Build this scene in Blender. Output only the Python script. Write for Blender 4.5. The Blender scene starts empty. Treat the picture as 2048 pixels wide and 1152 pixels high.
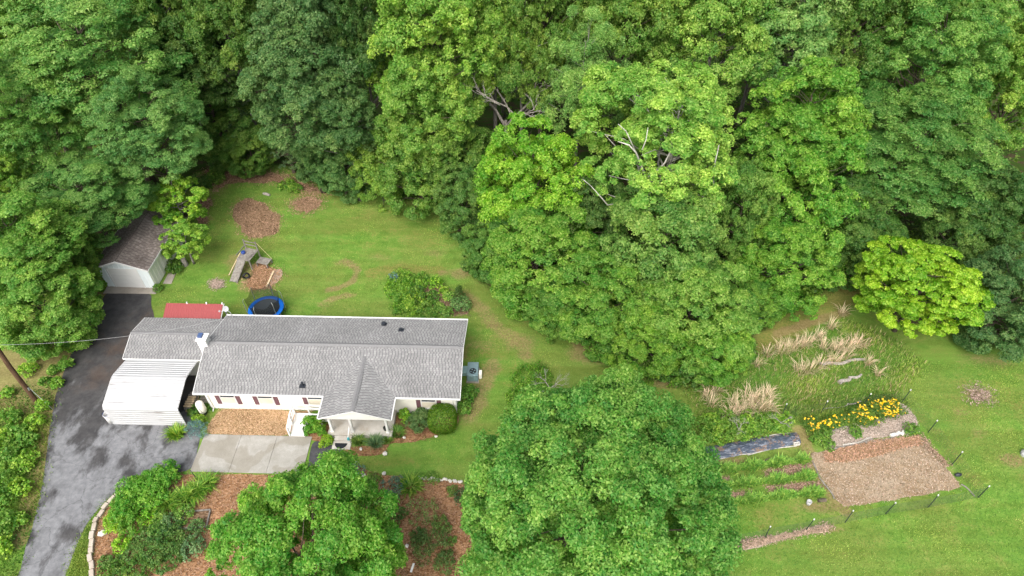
import bpy, bmesh, math, random
import numpy as np
from mathutils import Vector, Matrix
from mathutils.geometry import tessellate_polygon

# ------------------------------------------------------------------ camera, sky, sun, exposure
scene = bpy.context.scene
CAM_H = 40.0
FOC = 1365.0                       # focal length in photograph pixels (photograph 2048 x 1152)
cam_data = bpy.data.cameras.new("camera")
cam_data.sensor_width = 36.0
cam_data.lens = FOC / 2048.0 * 36.0
cam_data.clip_start = 0.5
cam_data.clip_end = 3000.0
cam = bpy.data.objects.new("camera", cam_data)
scene.collection.objects.link(cam)
cam.location = (0, 0, CAM_H)
cam.rotation_euler = (math.radians(45), 0, 0)
scene.camera = cam

SUN_EL, SUN_AZ = math.radians(50), math.radians(198)      # azimuth clockwise from +Y
world = bpy.data.worlds.new("World")
scene.world = world
world.use_nodes = True
wn = world.node_tree
wn.nodes.clear()
sky = wn.nodes.new("ShaderNodeTexSky")
sky.sky_type = 'NISHITA'
sky.sun_disc = False
sky.sun_elevation = SUN_EL
sky.sun_rotation = SUN_AZ
sky.air_density = 1.0
sky.dust_density = 6.0
sky.ozone_density = 1.0
bg = wn.nodes.new("ShaderNodeBackground")
bg.inputs["Strength"].default_value = 0.15
wo = wn.nodes.new("ShaderNodeOutputWorld")
haze_white = wn.nodes.new("ShaderNodeHueSaturation")          # thin overcast: the blue is washed out evenly
haze_white.inputs["Saturation"].default_value = 0.45
wn.links.new(sky.outputs[0], haze_white.inputs["Color"])
wn.links.new(haze_white.outputs[0], bg.inputs[0])
wn.links.new(bg.outputs[0], wo.inputs[0])

sun_data = bpy.data.lights.new("sun", 'SUN')
sun_data.energy = 1.1
sun_data.angle = math.radians(55)
sun_data.color = (1.0, 0.96, 0.90)
sun = bpy.data.objects.new("sun", sun_data)
scene.collection.objects.link(sun)
sd = Vector((math.sin(SUN_AZ) * math.cos(SUN_EL), math.cos(SUN_AZ) * math.cos(SUN_EL), math.sin(SUN_EL)))
sun.rotation_euler = sd.to_track_quat('Z', 'Y').to_euler()
sun.location = (0, 0, 80)

vs = scene.view_settings
vs.view_transform = 'Standard'
vs.look = 'None'
vs.exposure = 1.0
vs.gamma = 1.0
vs.use_curve_mapping = False
scene.cycles.max_bounces = 7
scene.cycles.diffuse_bounces = 5
scene.cycles.transmission_bounces = 4
scene.cycles.transparent_max_bounces = 6
scene.cycles.use_denoising = True
scene.cycles.denoiser = 'OPENIMAGEDENOISE'
scene.cycles.denoising_input_passes = 'RGB_ALBEDO_NORMAL'

# ------------------------------------------------------------------ helpers
def G(px, py, z=0.0):
    """photograph pixel -> point of the place at height z"""
    u = (px - 1024.0) / FOC
    v = (py - 576.0) / FOC
    k = CAM_H - z
    return (k * 1.41421356 * u / (1 + v), k * (1 - v) / (1 + v), z)

def ppm(px, py, z=0.0):
    """metres that one photograph pixel covers there"""
    v = (py - 576.0) / FOC
    return (CAM_H - z) / (0.70710678 * (1 + v)) / FOC

def GL(lst, z=0.0):
    return [G(x, y, z)[:2] for x, y in lst]

def link(o):
    scene.collection.objects.link(o)
    return o

def tag(o, label=None, cat=None, group=None, kind=None):
    if label: o["label"] = label
    if cat: o["category"] = cat
    if group: o["group"] = group
    if kind: o["kind"] = kind
    return o

def empty(name, loc=(0, 0, 0), rz=0.0, label=None, cat=None, group=None):
    o = bpy.data.objects.new(name, None)
    o.empty_display_size = 0.3
    o.location = loc
    o.rotation_euler = (0, 0, rz)
    link(o)
    return tag(o, label, cat, group)

def mesh_np(name, V, quads=None, tris=None, mats=(), attrs=None, smooth=False):
    me = bpy.data.meshes.new(name)
    V = np.asarray(V, np.float32).reshape(-1, 3)
    q = np.asarray(quads, np.int32).reshape(-1, 4) if quads is not None else np.zeros((0, 4), np.int32)
    t = np.asarray(tris, np.int32).reshape(-1, 3) if tris is not None else np.zeros((0, 3), np.int32)
    nf = len(q) + len(t)
    loops = np.concatenate([q.ravel(), t.ravel()])
    starts = np.concatenate([np.arange(len(q)) * 4, len(q) * 4 + np.arange(len(t)) * 3]).astype(np.int32)
    me.vertices.add(len(V)); me.vertices.foreach_set("co", V.ravel())
    me.loops.add(len(loops)); me.loops.foreach_set("vertex_index", loops.astype(np.int32))
    me.polygons.add(nf); me.polygons.foreach_set("loop_start", starts)
    me.update(calc_edges=True)
    for k, (dom, arr) in (attrs or {}).items():
        a = me.attributes.new(k, 'FLOAT', dom)
        a.data.foreach_set("value", np.asarray(arr, np.float32))
    if smooth:
        me.polygons.foreach_set("use_smooth", np.ones(nf, bool))
    for m in mats: me.materials.append(m)
    return me

def leafcol(c, k=1.5):
    """spring foliage: fresh, a little greener than the notes"""
    return (min(c[0] * 1.05, .52 * c[1]) * k, c[1] * k * .97, c[2] * k * .92, 1)

def obj(name, me, parent=None, loc=(0, 0, 0)):
    o = bpy.data.objects.new(name, me)
    o.location = loc
    link(o)
    if parent is not None: o.parent = parent
    return o

class MB:
    """collects boxes, bars and tubes for ONE mesh object"""
    def __init__(s): s.v = []; s.f = []
    def add(s, vs_, fs_):
        b = len(s.v); s.v += [tuple(p) for p in vs_]; s.f += [tuple(i + b for i in f) for f in fs_]; return s
    def box(s, x0, x1, y0, y1, z0, z1):
        return s.add([(x0, y0, z0), (x1, y0, z0), (x1, y1, z0), (x0, y1, z0), (x0, y0, z1), (x1, y0, z1), (x1, y1, z1), (x0, y1, z1)],
                     [(0, 3, 2, 1), (4, 5, 6, 7), (0, 1, 5, 4), (1, 2, 6, 5), (2, 3, 7, 6), (3, 0, 4, 7)])
    def bar(s, p, q, w, h, up=(0, 0, 1)):
        p, q = Vector(p), Vector(q); d = (q - p).normalized(); u = Vector(up)
        if abs(d.dot(u)) > 0.98: u = Vector((0, 1, 0))
        r = d.cross(u).normalized(); u = r.cross(d).normalized()
        vs_ = []
        for e in (p, q):
            for a, b in ((-1, -1), (1, -1), (1, 1), (-1, 1)):
                vs_.append(e + r * a * w / 2 + u * b * h / 2)
        return s.add(vs_, [(3, 2, 1, 0), (4, 5, 6, 7), (0, 1, 5, 4), (1, 2, 6, 5), (2, 3, 7, 6), (3, 0, 4, 7)])
    def tube(s, pts, rad, n=6, cap=True):
        pts = [Vector(p) for p in pts]
        rad = [rad] * len(pts) if not hasattr(rad, '__len__') else rad
        b = len(s.v); prev = None
        for i, p in enumerate(pts):
            d = (pts[min(i + 1, len(pts) - 1)] - pts[max(i - 1, 0)]).normalized()
            u = prev if prev is not None else (Vector((0, 0, 1)) if abs(d.z) < .9 else Vector((1, 0, 0)))
            r = d.cross(u).normalized() if d.cross(u).length > 1e-4 else d.orthogonal().normalized()
            u = r.cross(d).normalized(); prev = u
            for k in range(n):
                a = 2 * math.pi * k / n
                s.v.append(tuple(p + (r * math.cos(a) + u * math.sin(a)) * rad[i]))
        for i in range(len(pts) - 1):
            for k in range(n):
                a0 = b + i * n + k; a1 = b + i * n + (k + 1) % n
                s.f.append((a0, a1, a1 + n, a0 + n))
        if cap:
            s.f.append(tuple(b + k for k in range(n))[::-1])
            s.f.append(tuple(b + (len(pts) - 1) * n + k for k in range(n)))
        return s
    def lathe(s, prof, n=16, c=(0, 0)):
        b = len(s.v)
        for r, z in prof:
            for k in range(n):
                a = 2 * math.pi * k / n
                s.v.append((c[0] + r * math.cos(a), c[1] + r * math.sin(a), z))
        for i in range(len(prof) - 1):
            for k in range(n):
                a0 = b + i * n + k; a1 = b + i * n + (k + 1) % n
                s.f.append((a0, a1, a1 + n, a0 + n))
        return s
    def poly(s, pts): return s.add(pts, [tuple(range(len(pts)))])
    def slab(s, pts, nrm, th):
        """prism: polygon pts pushed along nrm*th"""
        n = len(pts); nv = Vector(nrm) * th
        top = [Vector(p) + nv for p in pts]
        fs_ = [tuple(range(n))[::-1], tuple(range(n, 2 * n))]
        for i in range(n): j = (i + 1) % n; fs_.append((i, j, j + n, i + n))
        return s.add([Vector(p) for p in pts] + top, fs_)
    def build(s, name, mat, parent=None, loc=(0, 0, 0), smooth=False, bevel=0.0):
        me = bpy.data.meshes.new(name)
        me.from_pydata(s.v, [], s.f)
        if bevel > 0:
            bm = bmesh.new(); bm.from_mesh(me)
            bmesh.ops.bevel(bm, geom=[e for e in bm.edges], offset=bevel, segments=1, affect='EDGES')
            bm.to_mesh(me); bm.free()
        me.update()
        if smooth:
            for p in me.polygons: p.use_smooth = True
        me.materials.append(mat)
        return obj(name, me, parent, loc)

# ------------------------------------------------------------------ materials
class NT:
    """tiny node-tree builder"""
    def __init__(s, name, rough=0.8, spec=0.2):
        s.m = bpy.data.materials.new(name); s.m.use_nodes = True
        s.t = s.m.node_tree; s.t.nodes.clear()
        s.out = s.n("ShaderNodeOutputMaterial")
        s.p = s.n("ShaderNodeBsdfPrincipled")
        s.p.inputs["Roughness"].default_value = rough
        s.p.inputs["Specular IOR Level"].default_value = spec
        s.l(s.p.outputs[0], s.out.inputs[0])
        s._co = None
    def n(s, ty, **kw):
        nd = s.t.nodes.new(ty)
        for k, v in kw.items(): setattr(nd, k, v)
        return nd
    def l(s, a, b): s.t.links.new(a, b)
    def inp(s, sock, val):
        if isinstance(val, bpy.types.NodeSocket): s.l(val, sock)
        elif isinstance(val, (tuple, list)) and len(val) == 3 and sock.type == 'RGBA': sock.default_value = (*val, 1)
        else: sock.default_value = val
    @property
    def co(s):
        if s._co is None: s._co = s.n("ShaderNodeNewGeometry").outputs["Position"]
        return s._co
    def obj_co(s): return s.n("ShaderNodeTexCoord").outputs["Object"]
    def map(s, vec, scale=(1, 1, 1), rot=(0, 0, 0), loc=(0, 0, 0)):
        m = s.n("ShaderNodeMapping"); s.l(vec, m.inputs[0])
        m.inputs["Scale"].default_value = scale; m.inputs["Rotation"].default_value = rot; m.inputs["Location"].default_value = loc
        return m.outputs[0]
    def noise(s, scale, detail=4, rough=0.6, vec=None, dist=0.0, color=False):
        nd = s.n("ShaderNodeTexNoise"); s.l(vec or s.co, nd.inputs["Vector"])
        nd.inputs["Scale"].default_value = scale; nd.inputs["Detail"].default_value = detail
        nd.inputs["Roughness"].default_value = rough; nd.inputs["Distortion"].default_value = dist
        return nd.outputs["Color" if color else "Fac"]
    def voro(s, scale, vec=None, feature='F1', out="Distance", rand=1.0):
        nd = s.n("ShaderNodeTexVoronoi", feature=feature); s.l(vec or s.co, nd.inputs["Vector"])
        nd.inputs["Scale"].default_value = scale; nd.inputs["Randomness"].default_value = rand
        return nd.outputs[out]
    def attr(s, name): return s.n("ShaderNodeAttribute", attribute_name=name).outputs["Fac"]
    def math(s, op, a, b=0.0, clamp=False):
        nd = s.n("ShaderNodeMath", operation=op); nd.use_clamp = clamp
        s.inp(nd.inputs[0], a); s.inp(nd.inputs[1], b); return nd.outputs[0]
    def step(s, x, lo, hi):
        nd = s.n("ShaderNodeMapRange"); nd.interpolation_type = 'SMOOTHSTEP'
        s.inp(nd.inputs[0], x); nd.inputs[1].default_value = lo; nd.inputs[2].default_value = hi
        return nd.outputs[0]
    def rng(s, x, a, b, c, d):
        nd = s.n("ShaderNodeMapRange"); s.inp(nd.inputs[0], x)
        for i, v in enumerate((a, b, c, d)): nd.inputs[1 + i].default_value = v
        return nd.outputs[0]
    def mix(s, f, a, b, mode='MIX'):
        nd = s.n("ShaderNodeMix", data_type='RGBA', blend_type=mode)
        s.inp(nd.inputs[0], f); s.inp(nd.inputs[6], a); s.inp(nd.inputs[7], b); return nd.outputs[2]
    def ramp(s, f, stops):
        nd = s.n("ShaderNodeValToRGB"); s.inp(nd.inputs[0], f); cr = nd.color_ramp
        while len(cr.elements) < len(stops): cr.elements.new(0.5)
        for e, (p, c) in zip(cr.elements, stops): e.position = p; e.color = (*c, 1)
        return nd.outputs[0]
    def hsv(s, col, h=0.5, sat=1.0, val=1.0):
        nd = s.n("ShaderNodeHueSaturation"); s.inp(nd.inputs["Color"], col)
        s.inp(nd.inputs["Hue"], h); s.inp(nd.inputs["Saturation"], sat); s.inp(nd.inputs["Value"], val); return nd.outputs[0]
    def bump(s, h, strength=0.5, dist=0.02):
        nd = s.n("ShaderNodeBump"); nd.inputs["Strength"].default_value = strength; nd.inputs["Distance"].default_value = dist
        s.l(h, nd.inputs["Height"]); s.l(nd.outputs[0], s.p.inputs["Normal"]); return nd
    def color(s, c): s.inp(s.p.inputs["Base Color"], c); return s
    def rough(s, r): s.inp(s.p.inputs["Roughness"], r); return s

def plain(name, col, rough=0.7, spec=0.2, vary=0.12, scale=3.0, metal=0.0, grime=None):
    t = NT(name, rough, spec)
    n = t.noise(scale, 5, 0.65)
    c = t.hsv(col, 0.5, 1.0, t.rng(n, 0.25, 0.75, 1 - vary, 1 + vary))
    if grime:
        g = t.step(t.noise(scale * 0.6, 6, 0.75), 0.5, 0.75)
        c = t.mix(t.math('MULTIPLY', g, grime[1]), c, grime[0])
    t.color(c); t.p.inputs["Metallic"].default_value = metal
    return t.m

M = {}
def foliage_mat(name, trans=0.32, spec=0.3, rough=0.5, var=0.55, hue=0.035):
    """leaf material: colour comes from the object (species), varied leaf by leaf and bough by bough"""
    t = NT(name, rough, spec)
    oi = t.n("ShaderNodeObjectInfo")
    leaf, lobe = t.attr("leaf"), t.attr("lobe")
    h = t.math('ADD', t.rng(leaf, 0, 1, 0.5 + hue * .6, 0.5 - hue * .6), t.rng(lobe, 0, 1, hue * .55, -hue * .55))
    v = t.math('MULTIPLY', t.rng(leaf, 0, 1, 1 - var * .7, 1 + var), t.rng(lobe, 0, 1, 0.72, 1.28))
    sat = t.rng(leaf, 0, 1, 1.05, 0.9)
    c = t.hsv(oi.outputs["Color"], h, sat, v)
    t.color(c)
    tr = t.n("ShaderNodeBsdfTranslucent")
    t.l(t.hsv(c, 0.485, 1.1, 1.25), tr.inputs[0])
    mx = t.n("ShaderNodeMixShader"); mx.inputs[0].default_value = trans
    t.l(t.p.outputs[0], mx.inputs[1]); t.l(tr.outputs[0], mx.inputs[2]); t.l(mx.outputs[0], t.out.inputs[0])
    return t.m
M['leaf'] = foliage_mat('leaf', trans=0.46, hue=0.045, var=0.45)
M['blade'] = foliage_mat('blade', trans=0.25, spec=0.25, rough=0.55, var=0.5, hue=0.05)
M['petal'] = foliage_mat('petal', trans=0.2, spec=0.1, rough=0.7, var=0.25, hue=0.02)
M['chip'] = foliage_mat('wood_chip', trans=0.0, spec=0.05, rough=0.9, var=0.5, hue=0.025)

def bark(name, a, b, scale=6):
    t = NT(name, 0.9, 0.1)
    n = t.noise(scale, 6, 0.7, t.map(t.obj_co(), (1, 1, 0.35)))
    t.color(t.ramp(n, [(0.3, a), (0.7, b)])); t.bump(n, 0.6, 0.03)
    return t.m
M['bark'] = bark('bark_brown', (.045, .035, .028), (.16, .13, .10))
M['bark_grey'] = bark('bark_grey', (.10, .09, .08), (.30, .28, .25))
M['bark_pale'] = bark('bark_pale', (.22, .20, .17), (.60, .58, .53), 3)
M['deadwood'] = bark('dead_wood', (.16, .14, .12), (.42, .39, .35), 8)
M['old_wood'] = bark('weathered_wood', (.11, .10, .088), (.29, .27, .24), 5)
M['new_wood'] = bark('pale_timber', (.42, .31, .18), (.62, .50, .34), 4)
M['pole_wood'] = bark('pole_wood', (.06, .035, .022), (.15, .09, .055), 5)

M['white'] = plain('white_paint', (.66, .66, .64), 0.5, 0.3, 0.04, 1.5, grime=((.42, .40, .35), 0.35))
M['trim'] = plain('white_trim', (.68, .68, .67), 0.45, 0.3, 0.03, 2)
M['shutter'] = plain('shutter_plum', (.13, .065, .075), 0.6, 0.25, 0.12, 6)
M['black'] = plain('black_plastic', (.015, .016, .018), 0.5, 0.3, 0.2, 6)
M['mat_rubber'] = plain('rubber_mat', (.02, .022, .026), 0.9, 0.1, 0.25, 20)
M['vent'] = plain('vent_metal', (.02, .024, .032), 0.5, 0.4, 0.2, 10)
M['hvac'] = plain('unit_paint', (.16, .24, .26), 0.45, 0.4, 0.12, 4, grime=((.22, .20, .16), 0.35))
M['hvac_duct'] = plain('duct_paint', (.20, .31, .31), 0.45, 0.4, 0.12, 4)
M['steel'] = plain('galvanised_steel', (.50, .52, .53), 0.35, 0.5, 0.1, 6, metal=0.7)
M['blue_pad'] = plain('blue_vinyl', (.005, .13, .55), 0.4, 0.4, 0.12, 4)
M['tramp_mat'] = plain('trampoline_mat', (.028, .034, .038), 0.75, 0.2, 0.1, 3)
M['post_green'] = plain('post_green', (.035, .055, .035), 0.6, 0.3, 0.2, 8)
M['teal'] = plain('teal_plastic', (.03, .36, .42), 0.4, 0.4, 0.08, 5)
M['blue_plastic'] = plain('blue_plastic', (.02, .05, .22), 0.45, 0.4, 0.15, 6)
M['flue'] = plain('flue_cap_blue', (.05, .085, .19), 0.4, 0.4, 0.15, 8)
M['bucket_grey'] = plain('bucket_grey', (.42, .43, .43), 0.5, 0.3, 0.12, 8, grime=((.2, .16, .11), 0.5))
M['pot'] = plain('dark_pot', (.03, .033, .03), 0.5, 0.3, 0.2, 8)
M['stone_white'] = plain('pale_stone', (.55, .53, .48), 0.9, 0.1, 0.2, 8)
M['wire'] = plain('fence_wire', (.06, .065, .06), 0.6, 0.3, 0.2, 8)
M['cable'] = plain('cable', (.30, .30, .30), 0.5, 0.3, 0.1, 3)
M['dish'] = plain('dish_grey', (.36, .37, .38), 0.4, 0.3, 0.08, 5)

def glass():
    t = NT('window_glass', 0.08, 0.6)
    t.color(t.ramp(t.noise(1.2, 2), [(0.35, (.02, .024, .03)), (0.7, (.07, .08, .095))])); return t.m
M['glass'] = glass()

def siding(name, col, horiz=True, step=0.11, soil=0.35):
    t = NT(name, 0.55, 0.25)
    oc = t.obj_co(); w = t.n("ShaderNodeTexWave"); w.wave_type = 'BANDS'; w.bands_direction = 'Z' if horiz else 'X'; w.wave_profile = 'SAW'
    t.l(oc, w.inputs[0]); w.inputs["Scale"].default_value = 1.0 / step / math.pi / 2 * math.pi
    n = t.noise(0.8, 5, 0.7)
    c = t.mix(t.math('MULTIPLY', t.step(n, 0.45, 0.8), soil), col, (.50, .47, .38))
    t.color(c); t.bump(w.outputs["Fac"], 0.08, 0.006)
    return t.m
M['siding'] = siding('cream_siding', (.84, .82, .75), soil=.2)

def shingle(name, stops, blotch=0.12):
    t = NT(name, 0.93, 0.12)
    c = t.ramp(t.attr("leaf"), stops)
    big = t.noise(0.35, 4, 0.6)
    fine = t.noise(40, 2, 0.6)
    c = t.hsv(c, 0.5, 1.0, t.math('MULTIPLY', t.rng(big, 0.3, 0.7, 1 - blotch, 1 + blotch), t.rng(fine, 0.3, 0.7, .94, 1.06)))
    t.color(c); return t.m
M['shingle'] = shingle('grey_shingle', [(0.0, (.08, .08, .08)), (0.28, (.145, .145, .145)), (0.32, (.198, .198, .198)), (0.7, (.23, .23, .23)), (1.0, (.27, .268, .265))])
M['shingle_brown'] = shingle('brown_shingle', [(0.0, (.05, .042, .038)), (0.3, (.085, .07, .063)), (0.35, (.12, .10, .09)), (1.0, (.19, .165, .15))], 0.35)
M['shingle_cap'] = plain('shingle_cap', (.185, .185, .187), 0.93, 0.1, 0.2, 9)
M['roof_deck'] = plain('roof_underlay', (.10, .10, .105), 0.9, 0.1, 0.15, 5)
M['roof_deck_brown'] = plain('roof_underlay_brown', (.06, .05, .046), 0.9, 0.1, 0.15, 5)

def metal_sheet(name, col, soil, amt, stretch=(0.25, 5, 5)):
    t = NT(name, 0.42, 0.4)
    n = t.noise(1.6, 3, 0.6, t.map(t.obj_co(), stretch)); n2 = t.noise(0.35, 4, 0.6)
    f = t.math('MULTIPLY', t.step(t.math('ADD', n, t.math('MULTIPLY', t.math('SUBTRACT', n2, .5), .9)), 0.56, 0.78), amt)
    t.color(t.mix(f, col, soil)); return t.m
M['carport'] = metal_sheet('white_carport_steel', (.38, .385, .39), (.13, .115, .10), 0.85)
M['red_roof'] = metal_sheet('red_roof_steel', (.235, .045, .045), (.27, .085, .075), 0.5)
M['garage_wall'] = metal_sheet('pale_blue_steel', (.72, .78, .80), (.60, .62, .60), 0.2, (3, 3, 0.3))
M['garage_side'] = metal_sheet('cream_steel', (.72, .72, .64), (.55, .53, .45), 0.2, (3, 3, 0.3))

def concrete(name, a, b, c3, wet=False):
    t = NT(name, 0.85, 0.2)
    n = t.noise(0.9, 6, 0.7); f = t.noise(25, 3, 0.7)
    c = t.ramp(n, [(0.3, a), (0.55, b), (0.75, c3)])
    if wet:
        w = t.step(t.noise(0.42, 3, 0.5, dist=0.6), 0.50, 0.53)
        c = t.mix(t.math('MULTIPLY', w, 0.5), c, (.20, .18, .14))
    c = t.hsv(c, 0.5, 1, t.rng(f, .3, .7, .88, 1.12))
    t.color(c); t.bump(f, 0.15, 0.01); return t.m
M['concrete'] = concrete('concrete_slab', (.24, .23, .20), (.31, .30, .27), (.39, .38, .355), True)
M['porch_concrete'] = concrete('porch_concrete', (.30, .265, .22), (.42, .40, .365), (.50, .48, .45))
M['block'] = concrete('edging_block', (.30, .25, .20), (.40, .35, .29), (.48, .43, .37))
M['apron'] = concrete('apron_concrete', (.22, .19, .16), (.30, .27, .23), (.36, .33, .29))

def asphalt():
    t = NT('asphalt', 0.8, 0.3)
    co = t.co
    sep = t.n("ShaderNodeSeparateXYZ"); t.l(co, sep.inputs[0])
    # worn, pale sealcoat toward the street; darker newer sealcoat up by the garage
    ystep = t.math('ADD', sep.outputs["Y"], t.math('MULTIPLY', t.math('SUBTRACT', t.noise(0.35, 4), .5), 9.0))
    fresh = t.rng(ystep, 25.0, 33.0, -0.15, 1.0)
    n = t.noise(0.42, 9, 0.62, t.map(co, (1.4, .75, 1), (0, 0, -.25)), dist=0.15)
    worn = t.step(t.math('SUBTRACT', n, t.math('MULTIPLY', fresh, 0.28)), 0.42, 0.57)
    n3 = t.noise(2.6, 5, 0.6)
    pale = t.ramp(t.noise(1.3, 5, .7), [(0.3, (.135, .138, .146)), (0.7, (.225, .23, .24))])
    dark = t.ramp(t.noise(1.1, 5, .7), [(0.3, (.028, .028, .03)), (0.7, (.07, .068, .068))])
    c = t.mix(t.math('MULTIPLY', worn, t.rng(n3, .3, .7, .7, 1.0)), dark, pale)
    brown = t.math('MULTIPLY', t.step(t.noise(0.22, 5, .7), .5, .68), t.math('MULTIPLY', fresh, .55))
    c = t.mix(brown, c, (.085, .055, .038))
    # hairline cracks
    dv = t.n("ShaderNodeVectorMath", operation='ADD'); t.l(co, dv.inputs[0])
    sc_ = t.n("ShaderNodeVectorMath", operation='SCALE'); t.l(t.noise(1.2, 4, .6, color=True), sc_.inputs[0]); sc_.inputs["Scale"].default_value = 1.3
    t.l(sc_.outputs[0], dv.inputs[1])
    cr = t.voro(0.42, dv.outputs[0], 'DISTANCE_TO_EDGE')
    crack = t.math('MULTIPLY', t.math('SUBTRACT', 1.0, t.step(cr, 0.0, 0.020)), .42)
    c = t.mix(crack, c, (.03, .03, .03))
    t.color(t.hsv(c, .5, 1, t.rng(t.noise(55, 2), .3, .7, .82, 1.18)))
    t.rough(t.rng(n3, .3, .7, .65, .9)); t.bump(t.noise(60, 2), .2, .01)
    return t.m
M['asphalt'] = asphalt()
t = NT('patch_asphalt', 0.85, 0.25)
t.color(t.hsv(t.ramp(t.noise(3, 6, .7), [(.3, (.035, .035, .038)), (.7, (.075, .075, .08))]), .5, 1, t.rng(t.noise(60, 2), .3, .7, .8, 1.2)))
M['patch_asphalt'] = t.m
t = NT('splash', 0.8, 0.2); t.color((.42, .46, .49)); M['splash'] = t.m

def mulch(name, a, b, c3):
    t = NT(name, 0.95, 0.08)
    v = t.voro(9, t.map(t.co, (1, 1.6, 1), (0, 0, .6)), out="Color"); n = t.noise(0.8, 5, .7)
    sepc = t.n("ShaderNodeSeparateColor"); t.l(v, sepc.inputs[0])
    c = t.ramp(t.math('ADD', t.math('MULTIPLY', sepc.outputs[0], .6), t.math('MULTIPLY', n, .4)), [(.2, a), (.5, b), (.85, c3)])
    big = t.rng(t.noise(0.45, 5, .65), .3, .7, .68, 1.25)
    t.color(t.hsv(c, .5, 1, t.math('MULTIPLY', big, t.rng(t.noise(30, 2), .3, .7, .8, 1.2)))); t.bump(sepc.outputs[1], .35, .03)
    return t.m
M['mulch_red'] = mulch('mulch_red', (.115, .055, .026), (.24, .125, .062), (.36, .22, .125))
M['mulch_tan'] = mulch('mulch_tan', (.20, .12, .058), (.36, .235, .125), (.48, .34, .20))
M['mulch_leaf'] = mulch('leaf_litter', (.08, .048, .028), (.18, .112, .065), (.28, .19, .125))
M['mulch_pale'] = mulch('straw_mulch', (.22, .17, .13), (.35, .28, .225), (.44, .37, .31))

def tilled():
    t = NT('tilled_soil', 0.95, 0.08)
    n = t.noise(0.5, 5, .6, t.map(t.co, (.6, 1.5, 1), (0, 0, -.16))); s_ = t.voro(7, out="Color"); f = t.noise(14, 4, .7)
    sepc = t.n("ShaderNodeSeparateColor"); t.l(s_, sepc.inputs[0])
    c = t.ramp(n, [(.30, (.200, .135, .075)), (.45, (.275, .200, .125)), (.62, (.335, .265, .185)), (.8, (.39, .33, .25))])
    c = t.hsv(c, .5, 1, t.rng(f, .3, .7, .72, 1.28))
    c = t.mix(t.math('MULTIPLY', t.step(sepc.outputs[0], .88, .94), .3), c, (.38, .31, .23))
    t.color(c); t.bump(f, .6, .05); return t.m
M['tilled'] = tilled()

def plastic_sheet():
    t = NT('weed_plastic', 0.28, 0.55)
    n = t.noise(1.5, 6, .8, t.map(t.co, (1, 1.2, 1), (0, 0, .3)))
    leaf = t.step(n, .54, .58)
    painted_sheen = t.step(t.noise(3.5, 5, .75, t.map(t.co, (.5, 1.6, 1), (0, 0, -.5))), .5, .72)  # silver-blue highlights of the sheet, put into its colour as streaks
    c = t.mix(t.math('MULTIPLY', painted_sheen, .85), (.055, .070, .095), (.36, .39, .44))
    c = t.mix(leaf, c, (.17, .115, .085))
    t.color(c); t.rough(t.mix(leaf, (.25, .25, .25), (.9, .9, .9))); return t.m
M['plastic'] = plastic_sheet()

def ground_mat():
    t = NT('lawn', 0.95, 0.05)
    bare, lush, litter, dry = (t.attr(k) for k in ("bare", "lush", "litter", "dry"))
    n1, n2, n3 = t.noise(0.18, 5, .6), t.noise(0.75, 7, .68, t.map(t.co, (1.0, 1.5, 1), (0, 0, .35))), t.noise(6.5, 4, .7)
    n4 = t.noise(24, 3, .7)
    base = t.ramp(n2, [(.3, (.074, .158, .023)), (.5, (.108, .210, .032)), (.7, (.162, .260, .050))])
    olive = t.ramp(n2, [(.3, (.102, .160, .028)), (.7, (.158, .212, .046))])
    c = t.mix(t.step(n1, .38, .60), base, olive)
    lushc = t.ramp(n3, [(.3, (.064, .140, .020)), (.7, (.107, .205, .030))])
    pert = t.math('ADD', t.math('MULTIPLY', t.math('SUBTRACT', n2, .5), 1.1), t.math('MULTIPLY', t.math('SUBTRACT', n3, .5), .9))
    c = t.mix(t.step(t.math('ADD', lush, pert), .35, .75), c, lushc)
    dryc = t.ramp(n3, [(.3, (.125, .125, .030)), (.7, (.22, .185, .062))])
    c = t.mix(t.math('MULTIPLY', t.step(t.math('ADD', dry, pert), .3, .9), .8), c, dryc)
    # thin, tired turf everywhere in little blotches
    thin = t.math('MULTIPLY', t.step(t.math('ADD', n2, t.math('MULTIPLY', t.math('SUBTRACT', n3, .5), .8)), .54, .74), .52)
    c = t.mix(thin, c, (.180, .165, .052))
    barec = t.ramp(n3, [(.3, (.16, .115, .050)), (.7, (.26, .195, .10))])
    c = t.mix(t.math('MULTIPLY', t.step(t.math('ADD', t.math('MULTIPLY', bare, 1.35), pert), .30, 1.0), .75), c, barec)
    lit = t.ramp(t.math('ADD', t.math('MULTIPLY', n3, .6), t.math('MULTIPLY', n4, .4)), [(.3, (.030, .024, .013)), (.55, (.065, .050, .028)), (.75, (.115, .085, .05))])
    under = t.mix(t.step(n2, .40, .54), lit, (.035, .070, .012))
    c = t.mix(t.step(t.math('ADD', litter, t.math('MULTIPLY', pert, .55)), .4, .62), c, under)
    mow = t.noise(0.55, 3, .5, t.map(t.co, (.10, 2.2, 1), (0, 0, -.16)))
    c = t.hsv(c, t.rng(mow, .35, .65, .494, .506), 1.0, t.rng(mow, .35, .65, .90, 1.10))
    t.color(t.hsv(c, t.rng(n4, .3, .7, .508, .492), 1.0, t.math('MULTIPLY', t.rng(n4, .3, .7, .72, 1.30), t.rng(n3, .3, .7, .88, 1.12))))
    t.bump(t.math('ADD', n4, n3), .35, .04)
    return t.m
M['ground'] = ground_mat()

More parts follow.
